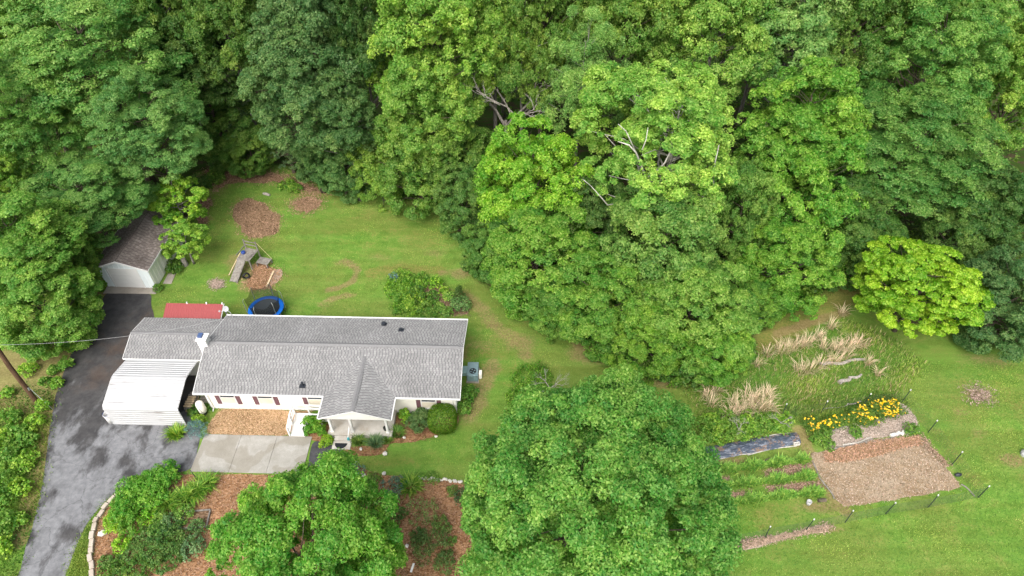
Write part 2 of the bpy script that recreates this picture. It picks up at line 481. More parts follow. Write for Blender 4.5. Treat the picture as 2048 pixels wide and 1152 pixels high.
# ------------------------------------------------------------------ the ground
def poly_dist(P, poly):
    """signed distance, positive inside"""
    poly = np.asarray(poly, float); n = len(poly)
    d = np.full(len(P), 1e9); inside = np.zeros(len(P), bool)
    for i in range(n):
        a, b = poly[i], poly[(i + 1) % n]; ab = b - a
        tt = np.clip(((P - a) @ ab) / max(ab @ ab, 1e-9), 0, 1)
        d = np.minimum(d, np.hypot(*(P - (a + tt[:, None] * ab)).T))
        c = ((a[1] > P[:, 1]) != (b[1] > P[:, 1]))
        with np.errstate(divide='ignore', invalid='ignore'):
            xi = (b[0] - a[0]) * (P[:, 1] - a[1]) / (b[1] - a[1]) + a[0]
        inside ^= c & (P[:, 0] < xi)
    return np.where(inside, d, -d)

def stroke_dist(P, line):
    line = np.asarray(line, float); d = np.full(len(P), 1e9)
    for i in range(len(line) - 1):
        a, b = line[i], line[i + 1]; ab = b - a
        tt = np.clip(((P - a) @ ab) / max(ab @ ab, 1e-9), 0, 1)
        d = np.minimum(d, np.hypot(*(P - (a + tt[:, None] * ab)).T))
    return d

FOREST = GL([(-260, 600), (0, 590), (130, 585), (185, 560), (205, 500), (290, 400), (395, 345), (470, 322), (560, 330), (640, 368), (720, 376), (800, 384),
             (880, 410), (930, 470), (962, 560), (1020, 612), (1120, 660), (1220, 712), (1330, 745), (1450, 748), (1490, 690), (1560, 630),
             (1640, 585), (1700, 560), (1790, 590), (1900, 610), (1970, 690), (2048, 715), (2250, 745)]) + [(110, 160), (-110, 160)]

def ground():
    def axis(dense0, dense1, st, lo, hi):
        mid = np.arange(dense0, dense1 + 1e-6, st)
        a = dense0 - np.geomspace(st * 2, dense0 - lo, 14)[::-1]; b = dense1 + np.geomspace(st * 2, hi - dense1, 14)
        return np.concatenate([a, mid, b])
    xs = axis(-48, 48, 0.3, -900, 900); ys = axis(8, 68, 0.3, -300, 1500)
    X, Y = np.meshgrid(xs, ys); P = np.stack([X.ravel(), Y.ravel()], 1)
    nx, ny = len(xs), len(ys)
    idx = np.arange(nx * ny).reshape(ny, nx)
    q = np.stack([idx[:-1, :-1], idx[:-1, 1:], idx[1:, 1:], idx[1:, :-1]], -1).reshape(-1, 4)
    bare = np.zeros(len(P)) ; lush = np.zeros(len(P)); dry = np.zeros(len(P)); litter = np.zeros(len(P))
    def spot(arr, px, py, rx, ry, s=1.0, rot=0.0):
        c = G(px, py); dx, dy = P[:, 0] - c[0], P[:, 1] - c[1]; ca, sa = math.cos(rot), math.sin(rot)
        r = np.hypot((dx * ca + dy * sa) / rx, (-dx * sa + dy * ca) / ry)
        np.maximum(arr, s * np.clip(1.35 - r, 0, 1), out=arr)
    def stroke(arr, line, w, s=1.0):
        d = stroke_dist(P, GL(line)); np.maximum(arr, s * np.clip(1.4 - d / w, 0, 1), out=arr)
    def area(arr, poly, s=1.0, soft=2.0):
        d = poly_dist(P, GL(poly)); np.maximum(arr, s * np.clip(0.5 + d / soft, 0, 1), out=arr)
    litter[:] = np.clip(0.5 + poly_dist(P, FOREST) / 3.0, 0, 1)
    # the leaf-strewn verge left of the drive, bare earth round the utility pole
    area(litter, [(-100, 600), (200, 590), (168, 650), (118, 770), (60, 830), (40, 800), (-100, 760)], .30, 2)
    area(bare, [(-80, 700), (60, 690), (160, 660), (118, 770), (75, 850), (-80, 850)], .8, 2)
    stroke(bare, [(150, 680), (105, 800), (90, 870), (70, 960), (40, 1080)], .7, .8)
    stroke(bare, [(205, 590), (165, 655)], .8, .8)
    area(lush, [(-60, 820), (90, 790), (95, 880), (60, 1000), (20, 1110), (-60, 1152)], .8, 3)
    # mown lawn: worn tracks and tired patches
    stroke(bare, [(690, 520), (716, 540), (706, 562), (680, 575), (655, 580)], .35, .85)
    stroke(bare, [(655, 600), (700, 590)], .4, .7); spot(bare, 698, 590, .8, .4, .8)
    stroke(dry, [(740, 545), (800, 535), (880, 540)], .8, .7)
    spot(bare, 920, 548, 1.2, .9, .75); spot(bare, 890, 545, .9, .5, .6)
    stroke(bare, [(930, 590), (955, 610), (1000, 660), (1040, 685), (1050, 710)], .8, .62)
    spot(bare, 1040, 685, 1.6, 1.1, .75); spot(bare, 960, 690, 2.2, 1.0, .45); spot(bare, 1180, 705, 2.0, 1.2, .8)
    stroke(bare, [(1170, 690), (1240, 715), (1300, 738)], 1.0, .9); spot(bare, 1330, 765, 1.5, .6, .7)
    stroke(bare, [(985, 730), (965, 775), (940, 830)], .8, .7); spot(bare, 955, 800, 1.0, 1.2, .75)
    stroke(bare, [(935, 690), (928, 715)], .3, .6)
    spot(dry, 830, 470, 9, 4, .45); spot(dry, 780, 420, 12, 3, .45); spot(dry, 1000, 720, 5, 4, .5); spot(bare, 870, 505, 1.6, .7, .5)
    spot(bare, 690, 525, 1.4, .6, .5); spot(bare, 650, 610, 1.2, .5, .5); spot(bare, 760, 515, 2.0, .7, .4)
    spot(dry, 640, 385, 5, 1.6, .7); stroke(dry, [(480, 400), (450, 440), (430, 470)], 1.0, .5)
    spot(dry, 690, 470, 4, 3, .35); spot(lush, 600, 500, 5, 3, .35); spot(lush, 640, 560, 6, 2, .35); spot(lush, 720, 590, 5, 1.2, .45)
    stroke(bare, [(470, 520), (500, 570)], 1.2, .6); spot(bare, 437, 567, 1.0, .5, .5)
    # front lawn
    area(lush, [(700, 905), (930, 890), (930, 950), (760, 935)], .25, 2)
    spot(dry, 780, 920, 2.5, 1.0, .45); spot(bare, 560, 590, 1.0, .5, .4)
    stroke(lush, [(330, 940), (260, 960), (210, 1000), (165, 1065), (150, 1150)], .8, .35)
    # mown track and meadow on the right
    stroke(dry, [(1480, 700), (1560, 665), (1640, 610), (1700, 590)], 1.6, .8)
    stroke(bare, [(1555, 668), (1610, 648), (1690, 625)], .45, .95); spot(bare, 1500, 710, 1.5, .8, .5)
    area(lush, [(1500, 720), (1720, 640), (1850, 720), (1830, 790), (1620, 800), (1480, 850), (1400, 830), (1400, 770)], .62, 3)
    area(lush, [(1600, 700), (1960, 700), (1900, 760), (1760, 760)], .8, 4)
    spot(dry, 1620, 780, 5, 2, .5); spot(bare, 1970, 720, 3, 1, .5); spot(dry, 1980, 790, 6, 4, .5)
    spot(bare, 1958, 790, 1.0, .6, .9); spot(bare, 2025, 921, .9, .6, 1.0); spot(bare, 1925, 825, .9, .3, .6); spot(bare, 1880, 815, .8, .3, .5)
    spot(bare, 1960, 865, .8, .5, .5); stroke(dry, [(1840, 830), (1900, 900), (1960, 980)], .7, .45)
    stroke(bare, [(1600, 860), (1615, 900), (1640, 950), (1675, 1005), (1690, 1020)], .5, .85)
    spot(bare, 1640, 1015, 1.6, .5, .8); spot(dry, 1540, 1030, 3.5, 1.2, .6); spot(bare, 1440, 920, 2.4, .6, .9); spot(bare, 1590, 880, .7, .8, .8)
    stroke(dry, [(1500, 1110), (1700, 1090), (1900, 1060), (2040, 1040)], .8, .3)
    spot(bare, 1660, 1060, 1.2, .3, .7)
    me = mesh_np('ground', np.stack([P[:, 0], P[:, 1], np.zeros(len(P))], 1), q, mats=[M['ground']],
                 attrs={'bare': ('POINT', bare), 'lush': ('POINT', lush), 'litter': ('POINT', litter), 'dry': ('POINT', dry)})
    tag(obj('ground', me), kind='structure')
ground()

def fractal_outline(pts, jag, rng, step=0.35, closed=True):
    """walk the outline in short steps and shift each by smooth noise"""
    out = []; n = len(pts)
    for i in range(n if closed else n - 1):
        a, b = np.array(pts[i]), np.array(pts[(i + 1) % n]); L = np.hypot(*(b - a)); k = max(1, int(L / step))
        for j in range(k): out.append(a + (b - a) * j / k)
    out = np.array(out); m = len(out)
    for _ in range(2): out = (np.roll(out, 1, 0) + 2 * out + np.roll(out, -1, 0)) / 4
    if jag > 0:
        nz = np.zeros((m, 2))
        for w, a in ((9, 1.0), (4, .7), (1, .45)):
            r = rng.normal(size=(m, 2))
            r = sum(np.roll(r, j - w // 2, 0) for j in range(w)) / w
            nz += a * r / (r.std() + 1e-6)
        out = out + nz * jag * .5
    return out

def sheet(name, pts, z, mat, jag=0.0, seed=1, kind='structure', thick=0.0, parent=None, step=0.35):
    rng = np.random.default_rng(seed)
    o = fractal_outline(pts, jag, rng, step)
    vs_ = [Vector((p[0], p[1], 0)) for p in o]
    tr = tessellate_polygon([vs_])
    V = [(p[0], p[1], z) for p in o]; F = [tuple(f) for f in tr]
    if thick > 0:
        n = len(V); V += [(p[0], p[1], z - thick) for p in o]
        F += [(i, (i + 1) % n, (i + 1) % n + n, i + n) for i in range(n)]
    me = bpy.data.meshes.new(name); me.from_pydata(V, [], F)
    bm = bmesh.new(); bm.from_mesh(me); bmesh.ops.recalc_face_normals(bm, faces=bm.faces)
    for f in bm.faces:
        if abs(f.normal.z) > .5 and f.normal.z < 0: f.normal_flip()
    bm.to_mesh(me); bm.free(); me.materials.append(mat)
    so = obj(name, me, parent)
    if kind: so["kind"] = kind
    return so, o

def sample_poly(poly, n, rng, spill=0.0):
    poly = np.asarray(poly, float); lo, hi = poly.min(0) - spill, poly.max(0) + spill; out = []
    tot = 0
    while tot < n:
        p = lo + rng.random((n * 2, 2)) * (hi - lo); d = poly_dist(p, poly)
        keep = (d > 0) | ((d > -spill) & (rng.random(len(p)) < np.exp(d / max(spill * .35, 1e-4)) * .6))
        p = p[keep]; out.append(p); tot += len(p)
    return np.concatenate(out)[:n]

def chips(name, poly, n, size, colr, rng, parent=None, spill=0.25, z=0.02, height=0.03):
    """loose wood chips or dead leaves: small tilted flakes, too many to count"""
    size *= .68; colr = [c * .80 for c in colr]
    P2 = sample_poly(poly, n, rng, spill)
    P = np.column_stack([P2, z + rng.random(n) * height])
    N = np.column_stack([rng.normal(0, .45, (n, 2)), np.ones(n)]); N /= np.linalg.norm(N, axis=1)[:, None]
    me = flakes_mesh(name, P, N, size * (0.6 + .8 * rng.random(n)), rng, .4, mat=M['chip'])
    o = obj(name, me, parent); o.color = (*colr, 1); o["kind"] = "stuff"
    return o

def tri_leaves(name, P, N, S, rng, aspect, lobe):
    """tree foliage: one small pointed leaf (a single triangle) per point"""
    n = len(P); r = rng.normal(size=(n, 3)); A = r - (r * N).sum(1)[:, None] * N; A /= np.linalg.norm(A, axis=1)[:, None] + 1e-9
    B = np.cross(N, A); S = np.asarray(S)[:, None]; asp = aspect * (0.8 + .4 * rng.random((n, 1)))
    V = np.empty((n, 3, 3), np.float32)
    V[:, 0] = P - A * S * .35 + B * S * asp * .5; V[:, 1] = P - A * S * .35 - B * S * asp * .5; V[:, 2] = P + A * S * .65 - N * S * .12
    return mesh_np(name, V.reshape(-1, 3), None, np.arange(n * 3).reshape(n, 3), mats=[M['leaf']], attrs={'leaf': ('FACE', rng.random(n)), 'lobe': ('FACE', lobe)})

def flakes_mesh(name, P, N, S, rng, aspect=0.7, lobe=None, mat=None, fold=0.12, along=None, leafv=None):
    """one kite-shaped leaf per point"""
    n = len(P); P = np.asarray(P); N = np.asarray(N)
    r = rng.normal(size=(n, 3)) if along is None else along
    A = r - (r * N).sum(1)[:, None] * N; A /= np.linalg.norm(A, axis=1)[:, None] + 1e-9
    B = np.cross(N, A); S = np.asarray(S)[:, None] * np.ones((n, 1))
    asp = aspect * (0.8 + .4 * rng.random((n, 1)))
    V = np.empty((n, 4, 3), np.float32)
    V[:, 0] = P - A * S * .5; V[:, 2] = P + A * S * .5
    fo_ = N * np.minimum(S, .4) * fold
    V[:, 1] = P + B * S * asp * .5 + fo_ + A * S * .06; V[:, 3] = P - B * S * asp * .5 + fo_ + A * S * .06
    q = np.arange(n * 4).reshape(n, 4)
    lv = rng.random(n) if leafv is None else leafv
    return mesh_np(name, V.reshape(-1, 3), q, mats=[mat or M['leaf']],
                   attrs={'leaf': ('FACE', lv), 'lobe': ('FACE', lobe if lobe is not None else rng.random(n))})

RNG = np.random.default_rng(7)

# ---- driveway, slabs, beds
DRIVE = GL([(214, 583), (305, 587), (301, 606), (312, 640)]) + GL([(352, 690), (395, 760), (400, 850), (402, 875), (390, 925), (383, 944),
        (345, 943), (300, 949), (262, 962), (228, 985), (198, 1015), (172, 1052), (150, 1095), (128, 1160), (108, 1230), (0, 1240), (20, 1195),
        (38, 1150), (60, 1075), (82, 985), (92, 900), (97, 860), (112, 785), (135, 725), (168, 655), (196, 610)])
sheet('driveway', DRIVE, 0.012, M['asphalt'], 0.05, 3)
WALK = GL([(612, 950), (626, 880), (650, 884), (668, 884), (674, 899), (700, 903), (694, 912), (680, 925), (660, 952)])
sheet('asphalt_walk', WALK, 0.014, M['patch_asphalt'], 0.03, 4)

pad = empty('parking_pad'); pad["kind"] = "structure"
HA = -math.radians(1.5)                        # the house and its slabs are turned a little clockwise
def house_pt(x, y, z=0.0):
    c, s_ = math.cos(HA), math.sin(HA)
    return (-21.56 + x * c - y * s_, 27.6 + x * s_ + y * c, z)
for x0, x1 in ((0.66, 3.19), (3.205, 5.64), (5.655, 8.02)):
    m = MB(); yb, yf = -1.72, -4.55
    m.slab([house_pt(x0, yf, 0.0), house_pt(x1, yf, 0.0), house_pt(x1, yb, 0.0), house_pt(x0, yb, 0.0)], (0, 0, 1), 0.055)
    m.build('concrete_slab', M['concrete'], pad, bevel=0.008)
m = MB(); g0 = G(214, 583); 
m.slab([(-33.6, 39.35, 0), (-29.25, 39.3, 0), (-29.3, 40.1, 0), (-33.6, 40.15, 0)], (0, 0, 1), 0.05)
tag(m.build('garage_apron', M['apron']), kind='structure')
m = MB(); m.slab([(*p, 0) for p in GL([(326, 568), (343, 568), (352, 547), (338, 546)])], (0, 0, 1), 0.05)
tag(m.build('side_door_slab', M['apron']), kind='structure')

BED_FRONT = GL([(240, 984), (290, 953), (350, 945), (384, 946), (480, 947), (612, 953), (664, 948), (690, 928), (738, 942), (760, 950), (840, 957), (925, 966),
                (950, 990), (932, 1030), (955, 1070), (938, 1110), (925, 1152), (900, 1230), (190, 1230), (187, 1150), (184, 1100), (187, 1066), (200, 1032), (216, 1010)])
b1, o1 = sheet('mulch_bed', BED_FRONT, 0.02, M['mulch_red'], 0.12, 11)
chips('wood_chip_scatter', BED_FRONT, 24000, .12, (.37, .245, .155), RNG, b1, .2, .03)
BED_HOUSE = [house_pt(*p)[:2] for p in ((.95, .4), (7.6, .4), (7.3, -.2), (6.55, -1.0), (6.45, -1.7), (.75, -1.7), (.55, -1.3))]
b2, o2 = sheet('mulch_bed', BED_HOUSE, 0.02, M['mulch_tan'], 0.04, 12)
chips('wood_chip_scatter', BED_HOUSE, 6000, .11, (.54, .37, .21), RNG, b2, .1, .03)
BED_RAMP = [house_pt(*p)[:2] for p in ((7.4, -.6), (9.2, -.6), (9.2, -2.1), (8.6, -2.25), (7.5, -1.8))]
sheet('mulch_bed', BED_RAMP, 0.018, M['mulch_red'], 0.04, 13)
BED_RIGHT = [house_pt(*p)[:2] for p in ((13.3, .35), (18.0, .35), (17.9, -.6), (16.4, -1.6), (15.0, -2.0), (13.4, -2.1), (10.4, -2.4), (10.2, -2.9), (12, -3.1), (13.3, -2.8), (13.35, -1.8))]
b3, o3 = sheet('mulch_bed', BED_RIGHT, 0.018, M['mulch_red'], 0.08, 14)
chips('wood_chip_scatter', BED_RIGHT, 2500, .11, (.26, .14, .08), RNG, b3, .15, .03)
C4 = lambda L: GL([(180 + x / 3.49, 320 + y / 3.49) for x, y in L])
BED_RING = C4([(1000, 330), (1060, 285), (1120, 272), (1175, 300), (1235, 325), (1290, 370), (1330, 420), (1322, 470), (1290, 520), (1200, 550), (1110, 552), (1065, 505), (1020, 430)])
b4, _ = sheet('mulch_bed', BED_RING, 0.02, M['mulch_leaf'], 0.28, 15)
chips('wood_chip_scatter', BED_RING, 4200, .17, (.36, .235, .14), RNG, b4, .7, .03, .06)
BED_LEAF = C4([(1400, 310), (1470, 270), (1560, 255), (1620, 290), (1590, 330), (1520, 370), (1440, 355)])
b5, _ = sheet('leaf_patch', BED_LEAF, 0.016, M['mulch_leaf'], 0.25, 16)
chips('dead_leaf_scatter', BED_LEAF, 2600, .2, (.34, .22, .13), RNG, b5, .9, .025, .05)
BED_EDGE = C4([(820, 60), (900, 30), (1050, 60), (1200, 80), (1400, 110), (1560, 190), (1640, 230), (1540, 240), (1440, 190), (1300, 150), (1100, 150), (960, 160), (880, 220), (850, 180), (760, 130)])
b6, _ = sheet('leaf_patch', BED_EDGE, 0.016, M['mulch_leaf'], 0.3, 17)
chips('dead_leaf_scatter', BED_EDGE, 7000, .2, (.33, .21, .125), RNG, b6, 1.0, .025, .05)
BED_PLAY = C4([(1070, 860), (1120, 800), (1130, 740), (1190, 720), (1240, 730), (1250, 770), (1280, 760), (1335, 770), (1340, 810), (1290, 860), (1270, 900), (1190, 905), (1120, 890)])
b7, _ = sheet('mulch_bed', BED_PLAY, 0.018, M['mulch_red'], 0.22, 18)
chips('wood_chip_scatter', BED_PLAY, 3000, .15, (.40, .25, .14), RNG, b7, .7, .03, .05)
BED_SMALL = C4([(835, 850), (880, 830), (930, 845), (935, 890), (880, 905), (840, 890)])
b8, _ = sheet('leaf_patch', BED_SMALL, 0.016, M['mulch_pale'], 0.12, 19)
chips('dead_leaf_scatter', BED_SMALL, 800, .17, (.42, .33, .26), RNG, b8, .3, .025, .05)
BED_BRUSH = C4([(720, 290), (840, 270), (860, 310), (800, 360), (825, 420), (800, 480), (760, 440), (740, 360)])
b9, _ = sheet('leaf_patch', BED_BRUSH, 0.016, M['mulch_leaf'], 0.2, 20)
chips('dead_leaf_scatter', BED_BRUSH, 1800, .2, (.32, .20, .13), RNG, b9, .4, .025, .08)
C8 = lambda L: GL([(1400 + x / 3.6, 780 + y / 3.6) for x, y in L])
PLOT = C8([(790, 455), (900, 445), (1250, 358), (1575, 330), (1605, 390), (1750, 540), (1890, 700), (1650, 745), (1400, 792), (1040, 842), (980, 795), (880, 640), (800, 515)])
b10, _ = sheet('tilled_plot', PLOT, 0.02, M['tilled'], 0.1, 21)
chips('straw_scatter', PLOT, 1800, .11, (.40, .32, .235), RNG, b10, .25, .03, .04)
chips('soil_clods', PLOT, 2200, .15, (.30, .21, .13), RNG, b10, .15, .02, .07)
chips('soil_clods', PLOT, 4500, .14, (.46, .37, .27), RNG, b10, .15, .02, .07)
STRIP = C8([(885, 455), (1250, 372), (1575, 335), (1592, 395), (1420, 430), (1290, 475), (1050, 520), (900, 522)])
b11, _ = sheet('mulch_bed', STRIP, 0.026, M['mulch_tan'], 0.1, 22)
chips('wood_chip_scatter', STRIP, 5500, .16, (.44, .27, .16), RNG, b11, .15, .04, .10)
STRAW = C8([(885, 345), (950, 290), (1250, 245), (1430, 95), (1490, 120), (1560, 230), (1570, 300), (1480, 318), (1240, 352), (950, 432), (890, 405)])
b12, _ = sheet('straw_bed', STRAW, 0.02, M['mulch_pale'], 0.12, 23)
chips('straw_scatter', STRAW, 4500, .14, (.46, .385, .32), RNG, b12, .2, .03, .05)
FENCE_MULCH = C8([(200, 1125), (330, 1080), (520, 1060), (740, 1015), (900, 970), (955, 985), (900, 1020), (740, 1045), (560, 1085), (330, 1140), (210, 1160)])
b13, _ = sheet('mulch_bed', FENCE_MULCH, 0.02, M['mulch_pale'], 0.12, 24)
chips('wood_chip_scatter', FENCE_MULCH, 3000, .15, (.42, .31, .22), RNG, b13, .25, .03, .08)
EDGE_R = C8([(1590, 330), (1640, 380), (1700, 460), (1790, 540), (1760, 545), (1680, 470), (1600, 390)])
b14, _ = sheet('leaf_patch', EDGE_R, 0.018, M['mulch_leaf'], 0.15, 25)
chips('dead_leaf_scatter', EDGE_R, 900, .17, (.34, .24, .16), RNG, b14, .4, .025, .05)
for k, L in enumerate([[(470, 590), (640, 560), (790, 530), (800, 560), (640, 600), (480, 630)], [(480, 700), (650, 680), (860, 660), (870, 690), (650, 720), (500, 735)],
                       [(100, 770), (240, 745), (370, 740), (330, 780), (180, 805), (110, 800)], [(100, 660), (200, 640), (210, 670), (120, 690)]]):
    b, _ = sheet('leaf_patch', C8(L), 0.018, M['mulch_leaf'], 0.15, 30 + k)
    chips('dead_leaf_scatter', C8(L), 1000, .16, (.38, .25, .18), RNG, b, .3, .025, .06)
MOUND = C4([(0, 0)])
PILE = GL([(1938, 783), (1955, 777), (1975, 783), (1978, 798), (1960, 803), (1942, 797)])
b15, _ = sheet('leaf_patch', PILE, 0.018, M['mulch_leaf'], 0.15, 40)
chips('dead_leaf_scatter', PILE, 900, .17, (.36, .27, .21), RNG, b15, .8, .025, .08)
C5 = lambda L: GL([(640 + x / 4.876, 520 + y / 4.876) for x, y in L])
ISLE = C5([(880, 300), (980, 250), (1120, 235), (1240, 280), (1320, 360), (1450, 450), (1460, 540), (1300, 550), (1150, 520), (1100, 440), (1000, 380), (900, 340)])
b16, _ = sheet('leaf_patch', ISLE, 0.018, M['mulch_leaf'], 0.25, 41)
chips('dead_leaf_scatter', ISLE, 1800, .17, (.26, .18, .12), RNG, b16, .4, .025, .08)

# ------------------------------------------------------------------ roofs
def shingles(name, parent, O, E, S, width, length, mat, seed, course=0.145, tab=0.17, gap=0.05):
    """overlapping shingle tabs laid in courses up a slope: O lower corner, E unit vector along the eave, S unit vector up the slope"""
    rng = np.random.default_rng(seed)
    O, E, S = np.array(O, float), np.array(E, float), np.array(S, float); N = np.cross(E, S)
    if N[2] < 0: N = -N
    V, Q, A = [], [], []
    nc = int(math.ceil(length / course)); b = 0
    def quad(p, c):
        nonlocal b
        V.extend(p); Q.append((b, b + 1, b + 2, b + 3)); A.append(c); b += 4
    for i in range(nc):
        s0 = i * course; s1 = min(length, s0 + course + 0.03)
        # continuous under-layer of the course (dark), with its own butt edge
        p0 = O + S * s0; p1 = O + S * s1
        quad([p0 + N * .012, p0 + E * width + N * .012, p1 + E * width + N * .001, p1 + N * .001], 0.12 + .14 * rng.random())
        quad([p0 - N * .004, p0 + E * width - N * .004, p0 + E * width + N * .012, p0 + N * .012], 0.05)  # butt edges coloured dark: each course's shadow band is in the colour
        x = -(tab + gap) * rng.random()
        while x < width:
            w = tab * (.88 + .24 * rng.random()); a, c = max(0, x), min(width, x + w)
            if c - a > .03:
                sh = 0.35 + .65 * rng.random()
                h0, h1 = .021, .006
                q0, q1 = p0 + E * a, p0 + E * c; r0, r1 = O + S * (s1 - .03) + E * a, O + S * (s1 - .03) + E * c
                quad([q0 + N * h0, q1 + N * h0, r1 + N * h1, r0 + N * h1], sh)
                quad([q0 + N * .010, q1 + N * .010, q1 + N * h0, q0 + N * h0], 0.1)
            x += w + gap * (.85 + .3 * rng.random())
    me = mesh_np(name, np.array(V), np.array(Q), mats=[mat], attrs={'leaf': ('FACE', A)})
    o = obj(name, me, parent); o["kind"] = "stuff"
    return o

def unit(v): v = np.array(v, float); return v / np.linalg.norm(v)

# ------------------------------------------------------------------ the house
EZ, RZ, HL, HD = 2.37, 3.50, 18.07, 7.1
house = empty('house', house_pt(0, 0), HA, 'long single-storey cream house with grey shingle roof and front porch', 'house')
WX0, WX1, WY0, WY1 = .42, 17.72, .40, 6.72
m = MB()
# gable-ended shell; window openings sit in front as recessed units
def wall_prism(m, x0, x1, y0, y1, z0, ze, zr):
    ym = (y0 + y1) / 2
    vs_ = []
    for x in (x0, x1): vs_ += [(x, y0, z0), (x, y1, z0), (x, y1, ze), (x, ym, zr), (x, y0, ze)]
    m.add(vs_, [(0, 4, 3, 2, 1), (5, 6, 7, 8, 9), (0, 5, 9, 4), (1, 2, 7, 6), (0, 1, 6, 5)])
wall_prism(m, WX0, WX1, WY0, WY1, 0.18, 2.44, 3.42)
m.build('wall', M['siding'], house)
m = MB(); wall_prism(m, WX0 + .03, WX1 - .03, WY0 + .03, WY1 - .03, 0.0, .17, .175)
m.build('foundation_skirt', M['trim'], house)
for x in (WX0, WX1 - .09):
    m = MB(); m.box(x - .012, x + .10, WY0 - .012, WY0 + .08, .17, 2.40); m.build('corner_board', M['trim'], house)

def roof_slab(parent, name, x0, x1, y0, ye, zr, ze, th, mat):
    """one slope from eave line y0 (height ze) to ridge line ye (height zr)"""
    m = MB(); m.slab([(x0, y0, ze), (x1, y0, ze), (x1, ye, zr), (x0, ye, zr)], (0, 0, -1), th)
    return m.build(name, mat, parent)
roof_f = roof_slab(house, 'roof_slope', 0, HL, 0, HD / 2, RZ, EZ, .10, M['roof_deck'])
roof_b = roof_slab(house, 'roof_slope', 0, HL, HD, HD / 2, RZ, EZ, .10, M['roof_deck'])
sl = math.hypot(HD / 2, RZ - EZ)
shingles('shingles', roof_f, (0, 0, EZ), (1, 0, 0), unit((0, HD / 2, RZ - EZ)), HL, sl, M['shingle'], 1)
shingles('shingles', roof_b, (0, HD, EZ), (1, 0, 0), unit((0, -HD / 2, RZ - EZ)), HL, sl, M['shingle'], 2)
# raised ridge vent
rv = MB(); zt = RZ + .05
for s_ in (-1, 1):
    rv.slab([(.75, HD / 2 + s_ * .17, RZ - .03), (HL - .3, HD / 2 + s_ * .17, RZ - .03), (HL - .3, HD / 2, zt), (.75, HD / 2, zt)], (0, 0, 1), .03)
rv.build('ridge_vent', M['shingle_cap'], house)
for x0, x1 in ((0, .74), (HL - .29, HL)):
    m = MB()
    for s_ in (-1, 1): m.slab([(x0, HD / 2 + s_ * .14, RZ - .035), (x1, HD / 2 + s_ * .14, RZ - .035), (x1, HD / 2, RZ + .01), (x0, HD / 2, RZ + .01)], (0, 0, 1), .022)
    m.build('ridge_cap', M['shingle_cap'], house)
# fascia, gutters and rake boards
m = MB(); m.box(-.03, 8.86, -.085, -.005, EZ - .12, EZ + .005); m.build('gutter', M['trim'], house)
m = MB(); m.box(13.72, HL + .03, -.085, -.005, EZ - .12, EZ + .005); m.build('gutter', M['trim'], house)
m = MB(); m.box(-.03, HL + .03, HD + .005, HD + .13, EZ - .10, EZ + .02); m.build('gutter', M['trim'], house)
for x in (-.035, HL + .005):
    for ya, yb in ((0, HD / 2), (HD, HD / 2)):
        m = MB(); m.slab([(x, ya, EZ - .14), (x + .03, ya, EZ - .14), (x + .03, yb, RZ - .14), (x, yb, RZ - .14)], (0, 0, 1), .155)
        m.build('rake_board', M['trim'], house)
m = MB(); m.box(.05, HL - .05, .03, .40, EZ - .105, EZ - .09); m.build('soffit', M['trim'], house)
# downspouts
for x in (.62, 17.5):
    m = MB(); m.tube([(x, -.04, EZ - .1), (x, .30, EZ - .35), (x, .36, .25), (x, .1, .08)], .035, 6); m.build('downspout', M['trim'], house)

def window(x0, x1, z0, z1, y, parent, shut=(True, True), tall=False):
    w = MB(); f = .06
    w.box(x0, x1, y - .035, y + .02, z1 - f, z1); w.box(x0, x1, y - .035, y + .02, z0, z0 + f)
    w.box(x0, x0 + f, y - .034, y + .02, z0 + f, z1 - f); w.box(x1 - f, x1, y - .034, y + .02, z0 + f, z1 - f)
    zm = (z0 + z1) / 2; w.box(x0 + f, x1 - f, y - .028, y + .01, zm - .03, zm + .03)
    fr = w.build('window', M['trim'], parent)
    m = MB(); m.box(x0 + f, x1 - f, y - .012, y - .004, zm + .03, z1 - f); m.build('pane', M['glass'], fr)
    m = MB(); m.box(x0 + f, x1 - f, y - .020, y - .008, z0 + f, zm - .03); m.build('pane', M['blind'], fr)
    m = MB(); m.box(x0 - .04, x1 + .04, y - .09, y - .036, z0 - .05, z0 - .002); m.build('sill', M['trim'], fr)
    for k, (a, b) in enumerate(((x0 - .33, x0 - .03), (x1 + .03, x1 + .33))):
        if not shut[k]: continue
        m = MB(); m.box(a, a + .04, y - .032, y - .003, z0 - .03, z1 + .02); m.box(b - .04, b, y - .032, y - .003, z0 - .03, z1 + .02)
        n = 15; hh = (z1 - z0 + .05) / n
        for i in range(n):
            zz = z0 - .03 + i * hh
            m.slab([(a + .04, y - .026, zz), (b - .04, y - .026, zz), (b - .04, y - .008, zz + hh), (a + .04, y - .008, zz + hh)], (0, -1, 0), .006)
        m.build('shutter', M['shutter'], parent)
t = NT('window_blind', 0.5, 0.3); t.color(t.hsv((.62, .57, .46), .5, 1, t.rng(t.noise(2, 3), .3, .7, .9, 1.08))); M['blind'] = t.m
for x0, x1 in ((1.40, 2.47), (4.02, 5.10), (7.47, 8.55)): window(x0, x1, .66, 2.10, WY0, house)
window(15.30, 16.36, .66, 2.10, WY0, house)
# roof vents
def vent(x, y, h, r):
    z = EZ + (RZ - EZ) * (y / (HD / 2)) if y < HD / 2 else EZ + (RZ - EZ) * ((HD - y) / (HD / 2))
    m = MB(); m.box(x - .2, x + .2, y - .2, y + .22, z - .02, z + .045); m.lathe([(r * 1.5, z + .02), (r, z + .10), (r, z + h), (r * 1.35, z + h), (r * 1.35, z + h + .05), (.001, z + h + .07)], 10, (x, y))
    m.build('roof_vent', M['vent'], house)
vent(7.35, .66, .28, .06); vent(12.0, 6.2, .22, .12); vent(13.4, 5.47, .25, .06)
